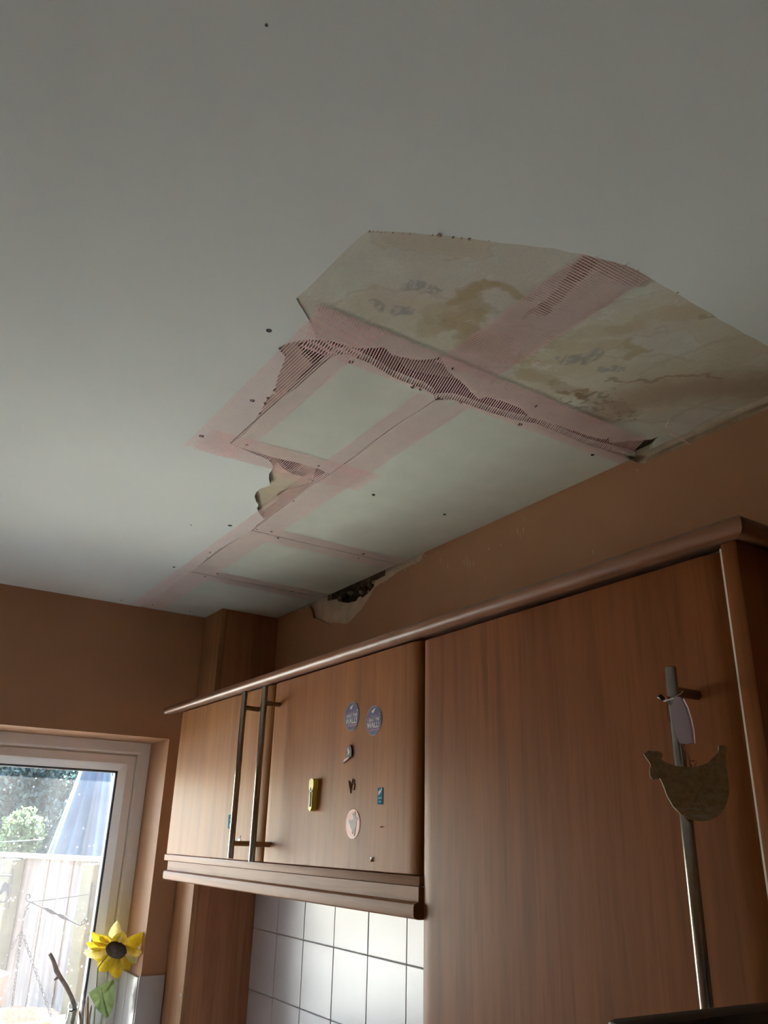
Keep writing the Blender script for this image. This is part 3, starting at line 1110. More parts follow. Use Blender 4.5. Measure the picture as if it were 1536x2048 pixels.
# light pelmet below the doors: stepped moulding
pel = [(.7985, 1.6330), (.7985, 1.6120), (.7935, 1.6105), (.7900, 1.6085), (.7890, 1.6050), (.7890, 1.5945), (.7905, 1.5905), (.7945, 1.5880), (.8000, 1.5872), (.8130, 1.5872), (.8130, 1.6330)]
obj('pelmet', sweep_x(B(), pel, -2.270, -1.1225), M['pelmet'], wc, smooth=30)

tc_ = empty('tall_cabinet', (-0.82, YW, 0), 'tall wooden larder cabinet with one long steel bar handle', 'cabinet')
TX0, TX1 = -1.1205, -0.5305
boxo('carcass', TX0 + .001, TX1 - .001, .822, YW - .022, 0.0, DZ1 + .004, M['white_edge'], tc_)
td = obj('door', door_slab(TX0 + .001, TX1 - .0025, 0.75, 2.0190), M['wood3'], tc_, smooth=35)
obj('handle', bar_handle(-.5835, 1.30, 1.8865, (1.8600, 1.34), yb=.757), M['steel'], td, smooth=50, label='long steel bar handle')
obj('door', door_slab(TX0 + .001, TX1 - .0025, 0.12, 0.745), M['wood3'], tc_, smooth=35)
boxo('end_panel', TX1 + .0012, -.5090, .8000, YW - .022, 0.0, 2.0260, M['wood3'], tc_, bev=.001)
boxo('edge_strip', TX1 - .0022, TX1 + .0009, .8024, .8215, 0.12, 2.0215, M['white_edge'], tc_, label='white strip between door and end panel')

# cornice running over both cabinets, mitred at its right end
cor = empty('cornice', (-1.4, .9, DZ1), 'rounded wooden cornice running along the top of the cabinets', 'cornice')
cp = [(.8300, 2.0275), (.8000, 2.0262), (.7900, 2.0225), (.7780, 2.0190), (.7680, 2.0172), (.7605, 2.0180), (.7565, 2.0215), (.7555, 2.0265), (.7575, 2.0318), (.7630, 2.0365), (.7720, 2.0412), (.7860, 2.0472), (.8000, 2.0512), (.8300, 2.0560)]
CXL, CXR = -2.343, -.5095
bm = B()
a = [bm.verts.new((CXL + .028 * (1 - math.sqrt(max(0, 1 - ((z - 2.036) / .024) ** 2))) + max(0, (.765 - y)) * .8, y, z)) for y, z in cp]
a2 = [bm.verts.new((CXL + .035, y, z)) for y, z in cp]
b = [bm.verts.new((CXR + (YF - y) * .86, y, z)) for y, z in cp]
n = len(cp)
for r0, r1 in ((a, a2), (a2, b)):
    for i in range(n):
        j = (i + 1) % n
        bm.faces.new((r0[i], r0[j], r1[j], r1[i]))
bm.faces.new(a[::-1])
bm.faces.new(b)
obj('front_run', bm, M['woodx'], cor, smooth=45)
bm = B()
a = [bm.verts.new((CXR + (YF - y) * .86 + .0004, y, z)) for y, z in cp]
b = [bm.verts.new((CXR + (YF - y) * .86 + .0004, YW - .0008, z)) for y, z in cp]
for i in range(n):
    j = (i + 1) % n
    bm.faces.new((a[i], a[j], b[j], b[i]))
bm.faces.new(a[::-1])
bm.faces.new(b)
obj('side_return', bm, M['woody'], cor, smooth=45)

# ================================================================== STICKERS AND MAGNETS ON THE DOORS
def pmat(name, rgb, rough=.45, **k):
    return flat(name, lin(*rgb)[:3], rough, .05, 60, **k)


M['navy'] = pmat('navy_print', (62, 58, 100))
M['silver'] = pmat('silver_rim', (150, 140, 135), .35)
M['white'] = pmat('white_print', (215, 210, 208), .8, spec=.1)
M['pinkline'] = pmat('pink_print', (225, 120, 130))
M['teal'] = pmat('teal_print', (60, 110, 130), .9, spec=.05)
M['tealp'] = pmat('pale_teal_print', (130, 190, 200), .9, spec=.05)
M['red'] = pmat('dull_red_print', (190, 110, 95))
M['redl'] = pmat('pink_rim', (220, 150, 140))
M['black'] = pmat('black_plastic', (38, 34, 32), .4)
M['yellow'] = pmat('yellow_plastic', (225, 205, 70), .35)
M['brownp'] = pmat('brown_scrawl', (125, 62, 28), .5)
M['gem'] = flat('silver_gem', (.85, .82, .72), .12, .1, 50, metal=.9)
M['greyp'] = pmat('grey_beige_plastic', (150, 138, 110), .4)


def door_pt(px, py, y=YF):
    q_ = atY((px, py), y)
    return q_[0], q_[2]


def disc(bm, cx, cz, rx, rz, y0, t, n=36):
    pts = [(cx + rx * math.cos(2 * math.pi * k / n), y0, cz + rz * math.sin(2 * math.pi * k / n)) for k in range(n)]
    plate(bm, pts, (0, -t, 0))
    return bm


def shape(bm, pts, cx, cz, s, y0, t, rot=0.0):
    c, s_ = math.cos(rot), math.sin(rot)
    P = []
    for u, v in pts:
        P.append((cx + s * (u * c - v * s_), y0, cz + s * (u * s_ + v * c)))
    plate(bm, P, (0, -t, 0))
    return bm


def text_bm(body, size, cx, cz, y, depth=.0002, bold=0.0, xs=1.0):
    cu = bpy.data.curves.new('t', 'FONT')
    cu.body = body
    cu.size = size
    cu.align_x = 'CENTER'
    cu.align_y = 'CENTER'
    cu.extrude = depth
    cu.offset = bold
    to = bpy.data.objects.new('t', cu)
    COL.objects.link(to)
    bpy.context.view_layer.update()
    me = bpy.data.meshes.new_from_object(to.evaluated_get(bpy.context.evaluated_depsgraph_get()))
    bpy.data.objects.remove(to)
    bm = B()
    bm.from_mesh(me)
    bpy.data.meshes.remove(me)
    for v in bm.verts:
        x, y_, z_ = v.co
        v.co = (cx + x * xs, y - z_, cz + y_)
    return bm


def wall_sticker(px, py, label):
    cx, cz = door_pt(px, py)
    r = .0268
    root = empty('round_sticker', (cx, YF, cz), label, 'sticker', 'round stickers on the cabinet door')
    obj('rim', disc(B(), cx, cz, r, r, YF - .0001, .0006), M['silver'], root)
    obj('face', disc(B(), cx, cz, r * .95, r * .95, YF - .0004, .0006), M['navy'], root)
    y = YF - .0012
    bm = text_bm('I BEAT THE', .0088, cx, cz + .0015, y, bold=.00015, xs=.92)
    bm2 = text_bm('WALL!', .0142, cx - .0005, cz - .0085, y, bold=.0003, xs=.98)
    tmp = bpy.data.meshes.new('t')
    bm2.to_mesh(tmp)
    bm2.free()
    bm.from_mesh(tmp)
    obj('lettering', bm, M['white'], root, label='white words I BEAT THE WALL!')
    bm = B()
    box(bm, cx - .019, cx + .020, y - .0001, y + .0004, cz - .0172, cz - .0162)
    obj('underline', bm, M['pinkline'], root)
    # small leaping emblem at the top, tick marks at the rim
    obj('emblem', shape(B(), [(-.55, .0), (-.2, .25), (.1, .35), (.6, .5), (.3, .2), (.05, -.05), (.1, -.35), (-.1, -.1), (-.35, -.1)], cx, cz + .0155, .013, y, .0004), M['white'], root)
    obj('tick_mark', shape(B(), [(-.3, .9), (0, .4), (.25, .25), (.3, -.2), (.15, .1), (-.15, .3)], cx - .0075, cz - .0215, .005, y, .0004), M['white'], root)
    obj('tick_mark', shape(B(), [(-.3, -.3), (.3, .2), (.1, -.5)], cx + .001, cz - .0225, .004, y, .0004), M['white'], root)
    obj('tick_mark', shape(B(), [(-.5, .5), (.3, .4), (.4, -.8), (.05, .1)], cx + .0205, cz + .0085, .0055, y, .0004), M['white'], root)
    bm = B()
    box(bm, cx - .010, cx + .012, y - .0001, y + .0004, cz + .0072, cz + .0078)
    obj('small_print', bm, M['pinkline'], root)


wall_sticker(704, 1433, 'round navy sticker reading I BEAT THE WALL!, the left one of the pair')
wall_sticker(748, 1441, 'round navy sticker reading I BEAT THE WALL!, the right one of the pair')

# dark magnet with a white figure
cx_, cz_ = door_pt(700, 1504)
r_ = empty('dark_magnet', (cx_, YF, cz_), 'small black magnet with white figure below the two navy stickers', 'magnet')
obj('body', shape(B(), [(-.7, -.8), (-.85, -.1), (-.55, .7), (0, 1.0), (.5, .85), (.85, .1), (.8, -.7), (.2, -.95)], cx_, cz_, .0125, YF, .003), M['black'], r_)
bm = B()
shape(bm, [(-.25, .65), (.0, .7), (.15, .25), (.4, .35), (.55, -.35), (.3, -.2), (.15, -.55), (-.1, -.4), (-.3, -.55), (-.15, .0), (-.3, .2)], cx_, cz_, .0115, YF - .003, .0006)
shape(bm, [(-1.6, -1.65), (-1.1, -1.1), (-.4, -.95), (.45, -.7), (.2, -1.0), (-.5, -1.25), (-1.1, -1.45)], cx_, cz_, .0115, YF - .001, .003)
obj('figure', bm, M['white'], r_)
# brown scrawl sticker
cx_, cz_ = door_pt(704, 1572)
bm = B()
pts = [(-.9, .75), (-.2, -.95), (.05, .35), (.25, 1.0), (.75, .75), (.1, .1), (-.35, -.2), (.2, .5), (.8, .2), (.7, -.55), (.0, -.55), (-.55, .55), (-.9, .75)]
tube(bm, [(cx_ + .0125 * u, YF - .0006, cz_ + .0125 * v) for u, v in pts], .0010, 6)
tag(obj('scrawl_sticker', bm, M['brownp'], origin=(cx_, YF, cz_)), 'brown scribble-shaped sticker above the red rabbit sticker', 'sticker')
# teal card sticker with a white animal
def teal(px, py, w, h, label, flip=1):
    cx, cz = door_pt(px, py)
    root = empty('teal_sticker', (cx, YF, cz), label, 'sticker', 'teal stickers on the cabinet doors')
    bm = box(B(), cx - w / 2, cx + w / 2, YF - .0008, YF - .0001, cz - h / 2, cz + h / 2)
    obj('card', bm, M['teal'], root)
    y = YF - .0009
    obj('animal', shape(B(), [(-.8, -.5), (-.75, .1), (-.2, .45), (.3, .5), (.55, .9), (.85, .8), (.6, .3), (.45, -.1), (-.1, -.35), (-.4, -.75)], cx, cz + flip * h * .24, min(w * .42, .0075), y, .0003), M['white'], root)
    bm = B()
    for k, (a0, a1) in enumerate(((-.30, -.10), (-.06, .12), (.16, .32))):
        box(bm, cx + w * a0, cx + w * a1, y - .0003, y, cz - flip * h * .12 - h * .05, cz - flip * h * .12 + h * .05)
    for k, (a0, a1) in enumerate(((-.16, .0), (.04, .16))):
        box(bm, cx + w * a0, cx + w * a1, y - .0003, y, cz - flip * h * .33 - h * .05, cz - flip * h * .33 + h * .05)
    obj('print', bm, M['tealp'], root)


teal(761, 1592, .0165, .0275, 'small teal card sticker at the right of the rabbit sticker')
teal(462.5, 1643, .032, .030, 'small teal card sticker half hidden by the left bar handle', -1)
cx_, cz_ = door_pt(478, 1682)
r_ = empty('blue_tag', (cx_, YF, cz_), 'tiny pale blue tag behind the foot of the left handle', 'sticker')
obj('card', box(B(), cx_ - .007, cx_ + .007, YF - .0008, YF - .0001, cz_ - .008, cz_ + .006), pmat('pale_blue', (175, 195, 215)), r_)
obj('edge', shape(B(), [(-1, -.1), (1, .8), (1, 1.1), (-1, .25)], cx_, cz_ + .003, .0075, YF - .0006, .001), M['white'], r_)
# red oval with a white rabbit
cx_, cz_ = door_pt(706, 1648)
r_ = empty('rabbit_sticker', (cx_, YF, cz_), 'round dull red sticker with a white jumping rabbit', 'sticker')
obj('rim', disc(B(), cx_, cz_, .0245, .0245, YF - .0001, .0006), M['redl'], r_)
obj('face', disc(B(), cx_, cz_, .0222, .0222, YF - .0004, .0006), M['red'], r_)
rab = [(.42, -.95), (.50, -.42), (.62, -.05), (.66, .22), (.80, .35), (.72, .50), (.50, .52), (.44, .75), (.40, 1.0), (.26, 1.0), (.28, .62), (.08, .82), (-.06, .86), (.02, .64), (.22, .46), (.12, .34),
       (-.30, .30), (-.46, .36), (-.66, .22), (-.60, .05), (-.42, .02), (-.40, -.20), (-.18, -.38), (.02, -.50), (-.12, -.62), (.02, -.78), (.16, -.66), (.24, -.50), (.30, -.95)]
obj('rabbit', shape(B(), rab, cx_, cz_, .0212, YF - .0011, .0004), M['white'], r_)
# yellow clip
cx_, cz_ = door_pt(631, 1590)
r_ = empty('yellow_clip', (cx_, YF, cz_), 'yellow plastic peg-shaped magnet left of the stickers', 'magnet')
bm = shape(B(), [(-.16, 1.0), (.16, 1.0), (.30, .85), (.30, .45), (.20, .25), (.20, -.82), (.05, -1.0), (-.05, -1.0), (-.22, -.85), (-.22, .25), (-.30, .45), (-.30, .85)], cx_, cz_, .0300, YF, .011)
es = [e for e in bm.edges]
bmesh.ops.bevel(bm, geom=[e for e in es if len(e.link_faces) == 2 and abs(e.calc_face_angle(0)) > .5], offset=.0012, segments=1, affect='EDGES')
obj('body', bm, M['yellow'], r_, smooth=40)
obj('slot', box(B(), cx_ - .0042, cx_ + .0022, YF - .0125, YF - .0105, cz_ - .022, cz_ + .004, .0005), M['greyp'], r_)
obj('bird_print', shape(B(), [(-.9, -.6), (-.5, .2), (-.1, .9), (.1, .2), (.8, .0), (.9, -.4), (.2, -.7)], cx_, cz_ + .008, .0058, YF - .0112, .0006), M['black'], r_)
# small silvery gem flower and a tiny stud
cx_, cz_ = door_pt(743, 1718)
bm = B()
for k, (u, v, s) in enumerate([(-.0035, .001, .0025), (.0005, -.0022, .0032), (.0032, .0018, .0026), (0, .002, .0018)]):
    t_ = lump((cx_ + u, YF - .0015, cz_ + v), s, 300 + k)
    tmp = bpy.data.meshes.new('t')
    t_.to_mesh(tmp)
    t_.free()
    bm.from_mesh(tmp)
tag(obj('gem_sticker', bm, M['gem'], origin=(cx_, YF, cz_)), 'tiny glittering gem cluster low on the right door', 'ornament')
cx_, cz_ = door_pt(763, 1654)
tag(obj('stud', lathe(B(), [(.001, -.0012), (.0016, 0), (.001, .0012)], (cx_, YF - .001, cz_), 8), M['gem'], origin=(cx_, YF, cz_)), 'tiny white stud right of the rabbit sticker', 'ornament')

# ---- things hanging on the tall cabinet handle
HX, HY = -.5835, .757
M['mdf'] = None


def mdf():
    m, nt, bs, out = newmat('worn_chicken_board')
    v = mapped(nt, (1, 1, 1))
    f = noise(nt, v, 160, 5, .7)
    w = noise(nt, mapped(nt, (.5, 1, 3)), 60, 4, .7)
    sep = N(nt, 'ShaderNodeSeparateXYZ')
    nt.links.new(v, sep.inputs[0])
    c = ramp(nt, f, [(.35, (.15, .098, .038)), (.62, (.25, .172, .078))])
    mr = N(nt, 'ShaderNodeMapRange')
    mr.inputs['From Min'].default_value = -.006
    mr.inputs['From Max'].default_value = -.028
    nt.links.new(sep.outputs['Z'], mr.inputs['Value'])
    mk = mixc(nt, 1.0, ramp(nt, w, [(.46, (0, 0, 0)), (.58, (1, 1, 1))]), mr.outputs['Result'], 'MULTIPLY')
    nt.links.new(mixc(nt, mk, c, (.26, .22, .16)), bs.inputs['Base Color'])
    bs.inputs['Roughness'].default_value = .55
    return m


ck_px = [(1288, 1507), (1296, 1501), (1302, 1503), (1313, 1503), (1322, 1506), (1324, 1511), (1321, 1520), (1332, 1526), (1352, 1533), (1372, 1535), (1392, 1534), (1412, 1527), (1426, 1514), (1436, 1502),
         (1436, 1492), (1446, 1491), (1453, 1497), (1449, 1512), (1450, 1530), (1453, 1550), (1456, 1570), (1456, 1590), (1450, 1612), (1438, 1630), (1420, 1640), (1400, 1643), (1380, 1639), (1362, 1630), (1345, 1613),
         (1333, 1592), (1326, 1572), (1319, 1557), (1312, 1559), (1304, 1560), (1299, 1552), (1298, 1540), (1301, 1531), (1297, 1524), (1290, 1514), (1286, 1508)]
cn = np.array([.78, -.6258, 0.0])           # the board hangs turned away from the door
cpnt = np.array([HX, HY, 1.76]) + cn * .0080


def onp(p):
    d = ray(*p)
    return EYE + d * ((cpnt - EYE) @ cn / (d @ cn))


yc = HY - .0085
cc = onp((1385, 1570))
che = empty('chicken_ornament', cc.tolist(), 'worn brown chicken-shaped board hanging from the tall cabinet handle', 'ornament')
bm = plate(B(), [tuple(onp(p)) for p in ck_px], tuple(cn * .0035))
obj('board', bm, mdf(), che)
bm = B()
qa = onp((1379, 1533)) + cn * .002
tube(bm, [(HX, HY - .008, 1.853), (HX - .0085, HY, 1.850), (HX - .006, HY - .006, 1.83), (qa[0], qa[1], qa[2] + .010), (qa[0], qa[1], qa[2] - .004)], .0007, 6)
ring = [(qa[0] + .004 + .0035 * math.cos(t), qa[1] + .002 * math.sin(t * 2), qa[2] + .002 + .0035 * math.sin(t)) for t in np.linspace(0, 2 * math.pi, 13)]
tube(bm, ring, .0006, 6, cap=False)
obj('cord', bm, M['brownp'], che)

def plastic():
    m, nt, bs, out = newmat('clear_plastic')
    nt.nodes.remove(bs)
    tr = N(nt, 'ShaderNodeBsdfTransparent')
    tr.inputs['Color'].default_value = (.80, .76, .80, 1)
    p = N(nt, 'ShaderNodeBsdfPrincipled')
    p.inputs['Base Color'].default_value = (.42, .34, .36, 1)
    p.inputs['Roughness'].default_value = .15
    mx = N(nt, 'ShaderNodeMixShader')
    mx.inputs[0].default_value = .55
    nt.links.new(tr.outputs[0], mx.inputs[1])
    nt.links.new(p.outputs[0], mx.inputs[2])
    nt.links.new(mx.outputs[0], out.inputs['Surface'])
    return m


pt_px = [(1353, 1396), (1360, 1394), (1367, 1397), (1376, 1415), (1383, 1438), (1388, 1462), (1390, 1486), (1378, 1489), (1364, 1487), (1357, 1468), (1350, 1445), (1349, 1420)]
yk = HY - .018
kt = empty('plastic_key_tag', atY((1365, 1440), yk).tolist(), 'clear plastic tag looped over the long handle above the chicken', 'tag')
bm = plate(B(), [tuple(atY(p, yk)) for p in pt_px], (0, -.0045, 0))
obj('sleeve', bm, plastic(), kt)
bm = plate(B(), [tuple(atY(p, yk - .001)) for p in [(1366, 1425), (1374, 1424), (1386, 1478), (1376, 1480)]], (0, -.002, 0))
obj('insert', bm, pmat('violet_insert', (95, 75, 100)), kt)
bm = B()
el = [tuple(atY(p, yk - .005)) for p in [(1367, 1398), (1376, 1415), (1383, 1438), (1388, 1462), (1390, 1487)]]
tube(bm, el, .0007, 6)
obj('edge', bm, pmat('bright_plastic_edge', (240, 220, 225), .2), kt)
bm = B()
tq = np.array(atY((1359, 1396), yk - .002))
pp = [(HX + .0105 * math.cos(t), HY + .0105 * math.sin(t), 1.8540 + .0055 * math.sin(t) + .002 * math.cos(t)) for t in np.linspace(-2.2, 3.6, 22)]
pp.append((float(tq[0]), float(tq[1]), float(tq[2]) + .001))
tube(bm, pp, .0006, 6)
obj('loop', bm, pmat('loop_plastic', (190, 175, 165), .3), kt)
bm = lump((HX - .009, HY - .010, 1.853), .006, 411)
obj('bead', bm, pmat('dark_bead', (70, 58, 45), .25), kt, smooth='all')

# dark-edged panel whose corner shows at the lower right
pa = atY((1262, 2050), .42)
zpan = pa[2]
pb = atZ((1545, 2017), zpan)
d_ = Vector((pb[0] - pa[0], pb[1] - pa[1], 0)).normalized()
nrm = Vector((d_.y, -d_.x, 0))
scr = empty('screen', (pa[0], pa[1] + .2, 0), 'black-rimmed flat panel, only its top edge showing at the lower right', 'screen')
p0 = Vector((pa[0], pa[1], 0))
bm = B()
box(bm, 0, .40, 0, .022, zpan - .34, zpan, .005)
for v in bm.verts:
    x, y, z = v.co
    v.co = p0 + d_ * x - nrm * y + Vector((0, 0, z))
obj('rim', bm, M['black'], scr, smooth=40)
bm = B()
box(bm, .016, .384, -.0008, .001, zpan - .31, zpan - .020)
for v in bm.verts:
    x, y, z = v.co
    v.co = p0 + d_ * x - nrm * y + Vector((0, 0, z))
obj('display', bm, flat('grey_display', (.10, .09, .08), .3), scr)
bm = B()
box(bm, .185, .215, .004, .018, .012, zpan - .335)
box(bm, .08, .32, -.08, .10, 0.0, .014, .004)
for v in bm.verts:
    x, y, z = v.co
    v.co = p0 + d_ * x - nrm * y + Vector((0, 0, z))
obj('stand', bm, M['black'], scr)

# ================================================================== WORKTOPS (unseen, added to bounce sunlight upward)
wt = empty('reflector', (-1.7, .75, .87), 'pale worktop added unseen under window and tiles to bounce sunlight', 'reflector')
obj('slab', plate(B(), [(x, y, .87) for x, y in [(XW + .001, -.85), (-1.86, -.85), (-1.86, .46), (-1.1235, .46), (-1.1235, YW - .011), (-2.3175, YW - .011), (-2.3175, .8955), (XW + .001, .8955)]], (0, 0, .04)), M['reflector'], wt)
for (x0, x1, y0, y1, lab) in ((-2.30, -1.125, .49, YW - .012, 'base cabinet under the tiles'), (XW + .001, -1.90, -.83, .485, 'base cabinet under the window')):
    bc = empty('base_cabinet', ((x0 + x1) / 2, (y0 + y1) / 2, 0), 'wooden ' + lab, 'cabinet')
    if y0 > 0:
        x0 = -2.3175
        boxo('carcass', x0, x1, y0 + .02, .894, .0, .8695, M['boxwood'], bc)
        boxo('door', -1.88, x1 - .002, y0, y0 + .0195, .12, .865, M['wood'], bc, bev=.003)
    else:
        boxo('carcass', x0, x1 - .02, y0, y1, .0, .8695, M['boxwood'], bc)
        boxo('door', x1 - .0195, x1, y0 + .002, -.302, .12, .865, M['wood'], bc, bev=.003)
        boxo('door', x1 - .0195, x1, -.298, y1 - .004, .12, .865, M['wood'], bc, bev=.003)

# ================================================================== THINGS ON THE WINDOW SILL
ZS = WZ0 + .022
M['petal'] = leafy('yellow_petal', (.80, .56, .030), .38, .22, 60)
M['petal2'] = leafy('pale_petal', (.85, .74, .28), .45, .15, 60)
M['leaf'] = leafy('cloth_leaf', (.23, .29, .11), .25, .25, 50)
M['seed'] = flat('flower_centre', (.055, .032, .022), .9, .5, 120, bmp=1.0, bscale=300)
M['stem'] = flat('green_stem', (.16, .23, .10), .5, .2)
M['twig'] = flat('bare_twig', (.36, .30, .27), .85, .35, 60, bmp=.6, bscale=150)
M['dried'] = flat('dried_stalk', (.42, .32, .21), .85, .4, 50, bmp=.4, bscale=120)


def clear():
    m, nt, bs, out = newmat('clear_bottle_glass')
    nt.nodes.remove(bs)
    tr = N(nt, 'ShaderNodeBsdfTransparent')
    tr.inputs['Color'].default_value = (.88, .92, .92, 1)
    gl = N(nt, 'ShaderNodeBsdfGlossy')
    gl.inputs['Roughness'].default_value = .04
    lw = N(nt, 'ShaderNodeLayerWeight')
    lw.inputs['Blend'].default_value = .35
    mx = N(nt, 'ShaderNodeMixShader')
    nt.links.new(lw.outputs['Facing'], mx.inputs[0])
    nt.links.new(tr.outputs[0], mx.inputs[1])
    nt.links.new(gl.outputs[0], mx.inputs[2])
    nt.links.new(mx.outputs[0], out.inputs['Surface'])
    return m


M['clear'] = clear()


def petal(bm, c, d, up, L, W, curl, cup=.25, seed=0):
    """broad pointed petal from c along d; up is the face normal"""
    d, up = Vector(d).normalized(), Vector(up).normalized()
    side = d.cross(up).normalized()
    up = side.cross(d).normalized()
    prof = [(0, .28), (.15, .62), (.35, .95), (.55, 1.0), (.75, .78), (.9, .42), (1.0, .06)]
    r = random.Random(seed)
    rows = []
    for t, w in prof:
        cen = Vector(c) + d * (L * t) + up * (curl * L * t * t)
        row = []
        for s in (-1, -.5, 0, .5, 1):
            z = cup * W * (s * s - .3) * w + (.04 * W if abs(s) == .5 else 0)
            row.append(bm.verts.new(cen + side * (s * W * w * .5) + up * z))
        rows.append(row)
    for a, b in zip(rows[:-1], rows[1:]):
        for k in range(4):
            bm.faces.new((a[k], a[k + 1], b[k + 1], b[k]))
    return bm


# sunflower: head centre seen at (232,1895), facing the room and tilted down
fc = Vector(atX((233, 1899), -2.545))
fn = Vector((0.62, -0.45, -0.64)).normalized()      # the way the head faces
va = Vector((0, 0, 1))
fu = (va - fn * va.dot(fn)).normalized()
fr_ = fn.cross(fu).normalized()
sf = empty('sunflower', (fc.x - .03, fc.y - .01, ZS), 'yellow artificial sunflower leaning by the right side of the window', 'flower')
bm = B()
bmesh.ops.create_uvsphere(bm, u_segments=20, v_segments=12, radius=1)
for v in bm.verts:
    x, y, z = v.co
    k = 1 + .05 * math.sin(17 * x) * math.sin(19 * y)
    v.co = fc + (fr_ * x + fu * y) * .030 * k + fn * (z * .009 * k + .002)
obj('flower_centre', bm, M['seed'], sf, smooth='all')
np_ = 15
for k in range(np_):
    a = 2 * math.pi * k / np_ + random.uniform(-.12, .12)
    d = fr_ * math.cos(a) + fu * math.sin(a)
    lift = random.uniform(.15, .55) if k % 2 else random.uniform(-.1, .25)
    L = random.uniform(.058, .074)
    bm = petal(B(), fc + d * .022 - fn * (.002 + .003 * (k % 2)), d + fn * lift, fn - d * lift, L, random.uniform(.036, .046), random.uniform(-.3, .2), .3, k)
    obj('petal', bm, M['petal'] if k % 4 else M['petal2'], sf, smooth='all')
st = [fc - fn * .004, fc - fn * .022 + Vector((0, -.010, -.006)), Vector(atX((196, 1935), -2.575)), Vector(atX((193, 1975), -2.575)), Vector(atX((188, 2048), -2.575))]
st.append(Vector((st[-1].x + .005, st[-1].y - .01, ZS + .012)))
obj('stem', tube(B(), st, .0017, 8), M['stem'], sf, smooth='all')
lc = Vector(atX((205, 1972), -2.545))
lpx = [(178, 1985), (200, 1970), (226, 1958), (229, 1964), (229, 1990), (228, 2010), (222, 2024), (216, 2036), (213, 2037), (200, 2025), (192, 2017), (186, 2003), (180, 1993)]
bm = B()
cen = bm.verts.new(Vector(atX((206, 1992), -2.528)))
rim = [bm.verts.new(Vector(atX(p, -2.545 + (.012 if i % 2 else 0)))) for i, p in enumerate(lpx)]
for i in range(len(rim)):
    bm.faces.new((cen, rim[i], rim[(i + 1) % len(rim)]))
bmesh.ops.subdivide_edges(bm, edges=bm.edges[:], cuts=2, use_grid_fill=True, smooth=.2)
lf = obj('leaf', bm, M['leaf'], sf, smooth='all')
bm = B()
tube(bm, [atX((203, 1975), -2.530), atX((206, 1992), -2.5265), atX((212, 2020), -2.538)], .0007, 5)
tube(bm, [atX((206, 1992), -2.526), atX((194, 2000), -2.535)], .0005, 5)
tube(bm, [atX((206, 1996), -2.526), atX((223, 1990), -2.535)], .0005, 5)
obj('vein', bm, M['stem'], sf)
obj('foot', lathe(B(), [(.030, 0), (.032, .008), (.012, .014), (.004, .030), (.003, .040)], (st[-1].x, st[-1].y, ZS), 20), M['stem'], sf, smooth=40)

# bottle with a bare twig in its neck
bn = atX((148, 2003), -2.545)
bc_ = (bn[0], bn[1], ZS)
hb = bn[2] - ZS
bt = empty('glass_bottle', bc_, 'clear glass bottle on the sill with one bare twig in its neck', 'bottle')
obj('glass', lathe(B(), [(.028, 0), (.031, .004), (.031, hb * .50), (.026, hb * .62), (.013, hb * .80), (.0105, hb * .92), (.0135, hb * .93), (.0135, hb * .985), (.011, hb * .99), (.0105, hb)], bc_, 24), M['clear'], bt, smooth=40)
obj('collar', lathe(B(), [(.0108, hb * .885), (.0118, hb * .887), (.0118, hb * .905), (.0108, hb * .907)], bc_, 20), M['steel'], bt, smooth=40)
tw = empty('bare_twig', (bn[0], bn[1], bn[2] - .05), 'bare grey twig with knots standing in the glass bottle', 'twig')
tp = [(bn[0], bn[1], bn[2] - .10), atX((150, 2020), -2.545), atX((148, 2008), -2.545), atX((143, 1995), -2.55), atX((132, 1972), -2.555), atX((121, 1955), -2.56), atX((113, 1942), -2.565), atX((107, 1922), -2.57), atX((101, 1910), -2.575), atX((99, 1907), -2.575)]
obj('branch', tube(B(), tp, [.0052, .0056, .0060, .0060, .0058, .0058, .0068, .0054, .0050, .0046], 9), M['twig'], tw, smooth='all')
bm = B()
tube(bm, [atX((118, 1952), -2.562), atX((113, 1957), -2.560), atX((108, 1960), -2.558)], [.0052, .0040, .0020], 7)
tube(bm, [atX((124, 1958), -2.558), atX((128, 1963), -2.553), atX((130, 1961), -2.550)], [.0050, .0038, .0018], 7)
obj('knot', bm, M['twig'], tw, smooth='all')
# bundle of dried stalks in a jar
jq = atX((182, 2060), -2.495)
jc = (jq[0], jq[1] , ZS)
jar = empty('jar', jc, 'clear jar on the sill holding the dried stalks', 'jar')
obj('glass', lathe(B(), [(.026, 0), (.029, .004), (.029, .085), (.023, .096), (.023, .108)], jc, 24), M['clear'], jar, smooth=40)
for i, (tx, ty, r, x_) in enumerate([(170, 1975, .0026, -2.52), (176, 1992, .0035, -2.525), (160, 2020, .0030, -2.515), (166, 1998, .0016, -2.53), (183, 2010, .0022, -2.515), (178, 2022, .0022, -2.53), (168, 2010, .0020, -2.51), (172, 2000, .0014, -2.535)]):
    top = np.array(atX((tx, ty), x_))
    bot = np.array((jc[0] + (i % 3 - 1) * .006, jc[1] + (i % 2 - .5) * .012, ZS + .008))
    mid = (top + bot) / 2 + np.array([.002, .004 * (i % 3 - 1), 0])
    o = obj('dried_stalk', tube(B(), [bot, mid, top - np.array([0, 0, .006]), top], [r, r, r * .9, r * .3], 7), M['dried'] if i % 3 else M['twig'], origin=tuple(bot), smooth='all')
    tag(o, ['tall dark pointed stalk rising highest from the sill jar', 'thick pale stalk beside the tallest one in the jar', 'stout stalk leaning furthest left in the jar', 'dark thin stalk behind the stout left one',
            'pale stalk leaning furthest right under the cloth leaf', 'short pale stalk under the lower tip of the leaf', 'short dark stalk at the front middle of the bundle', 'thinnest pale stalk against the glass'][i], 'stalk', 'dried stalks on the sill')
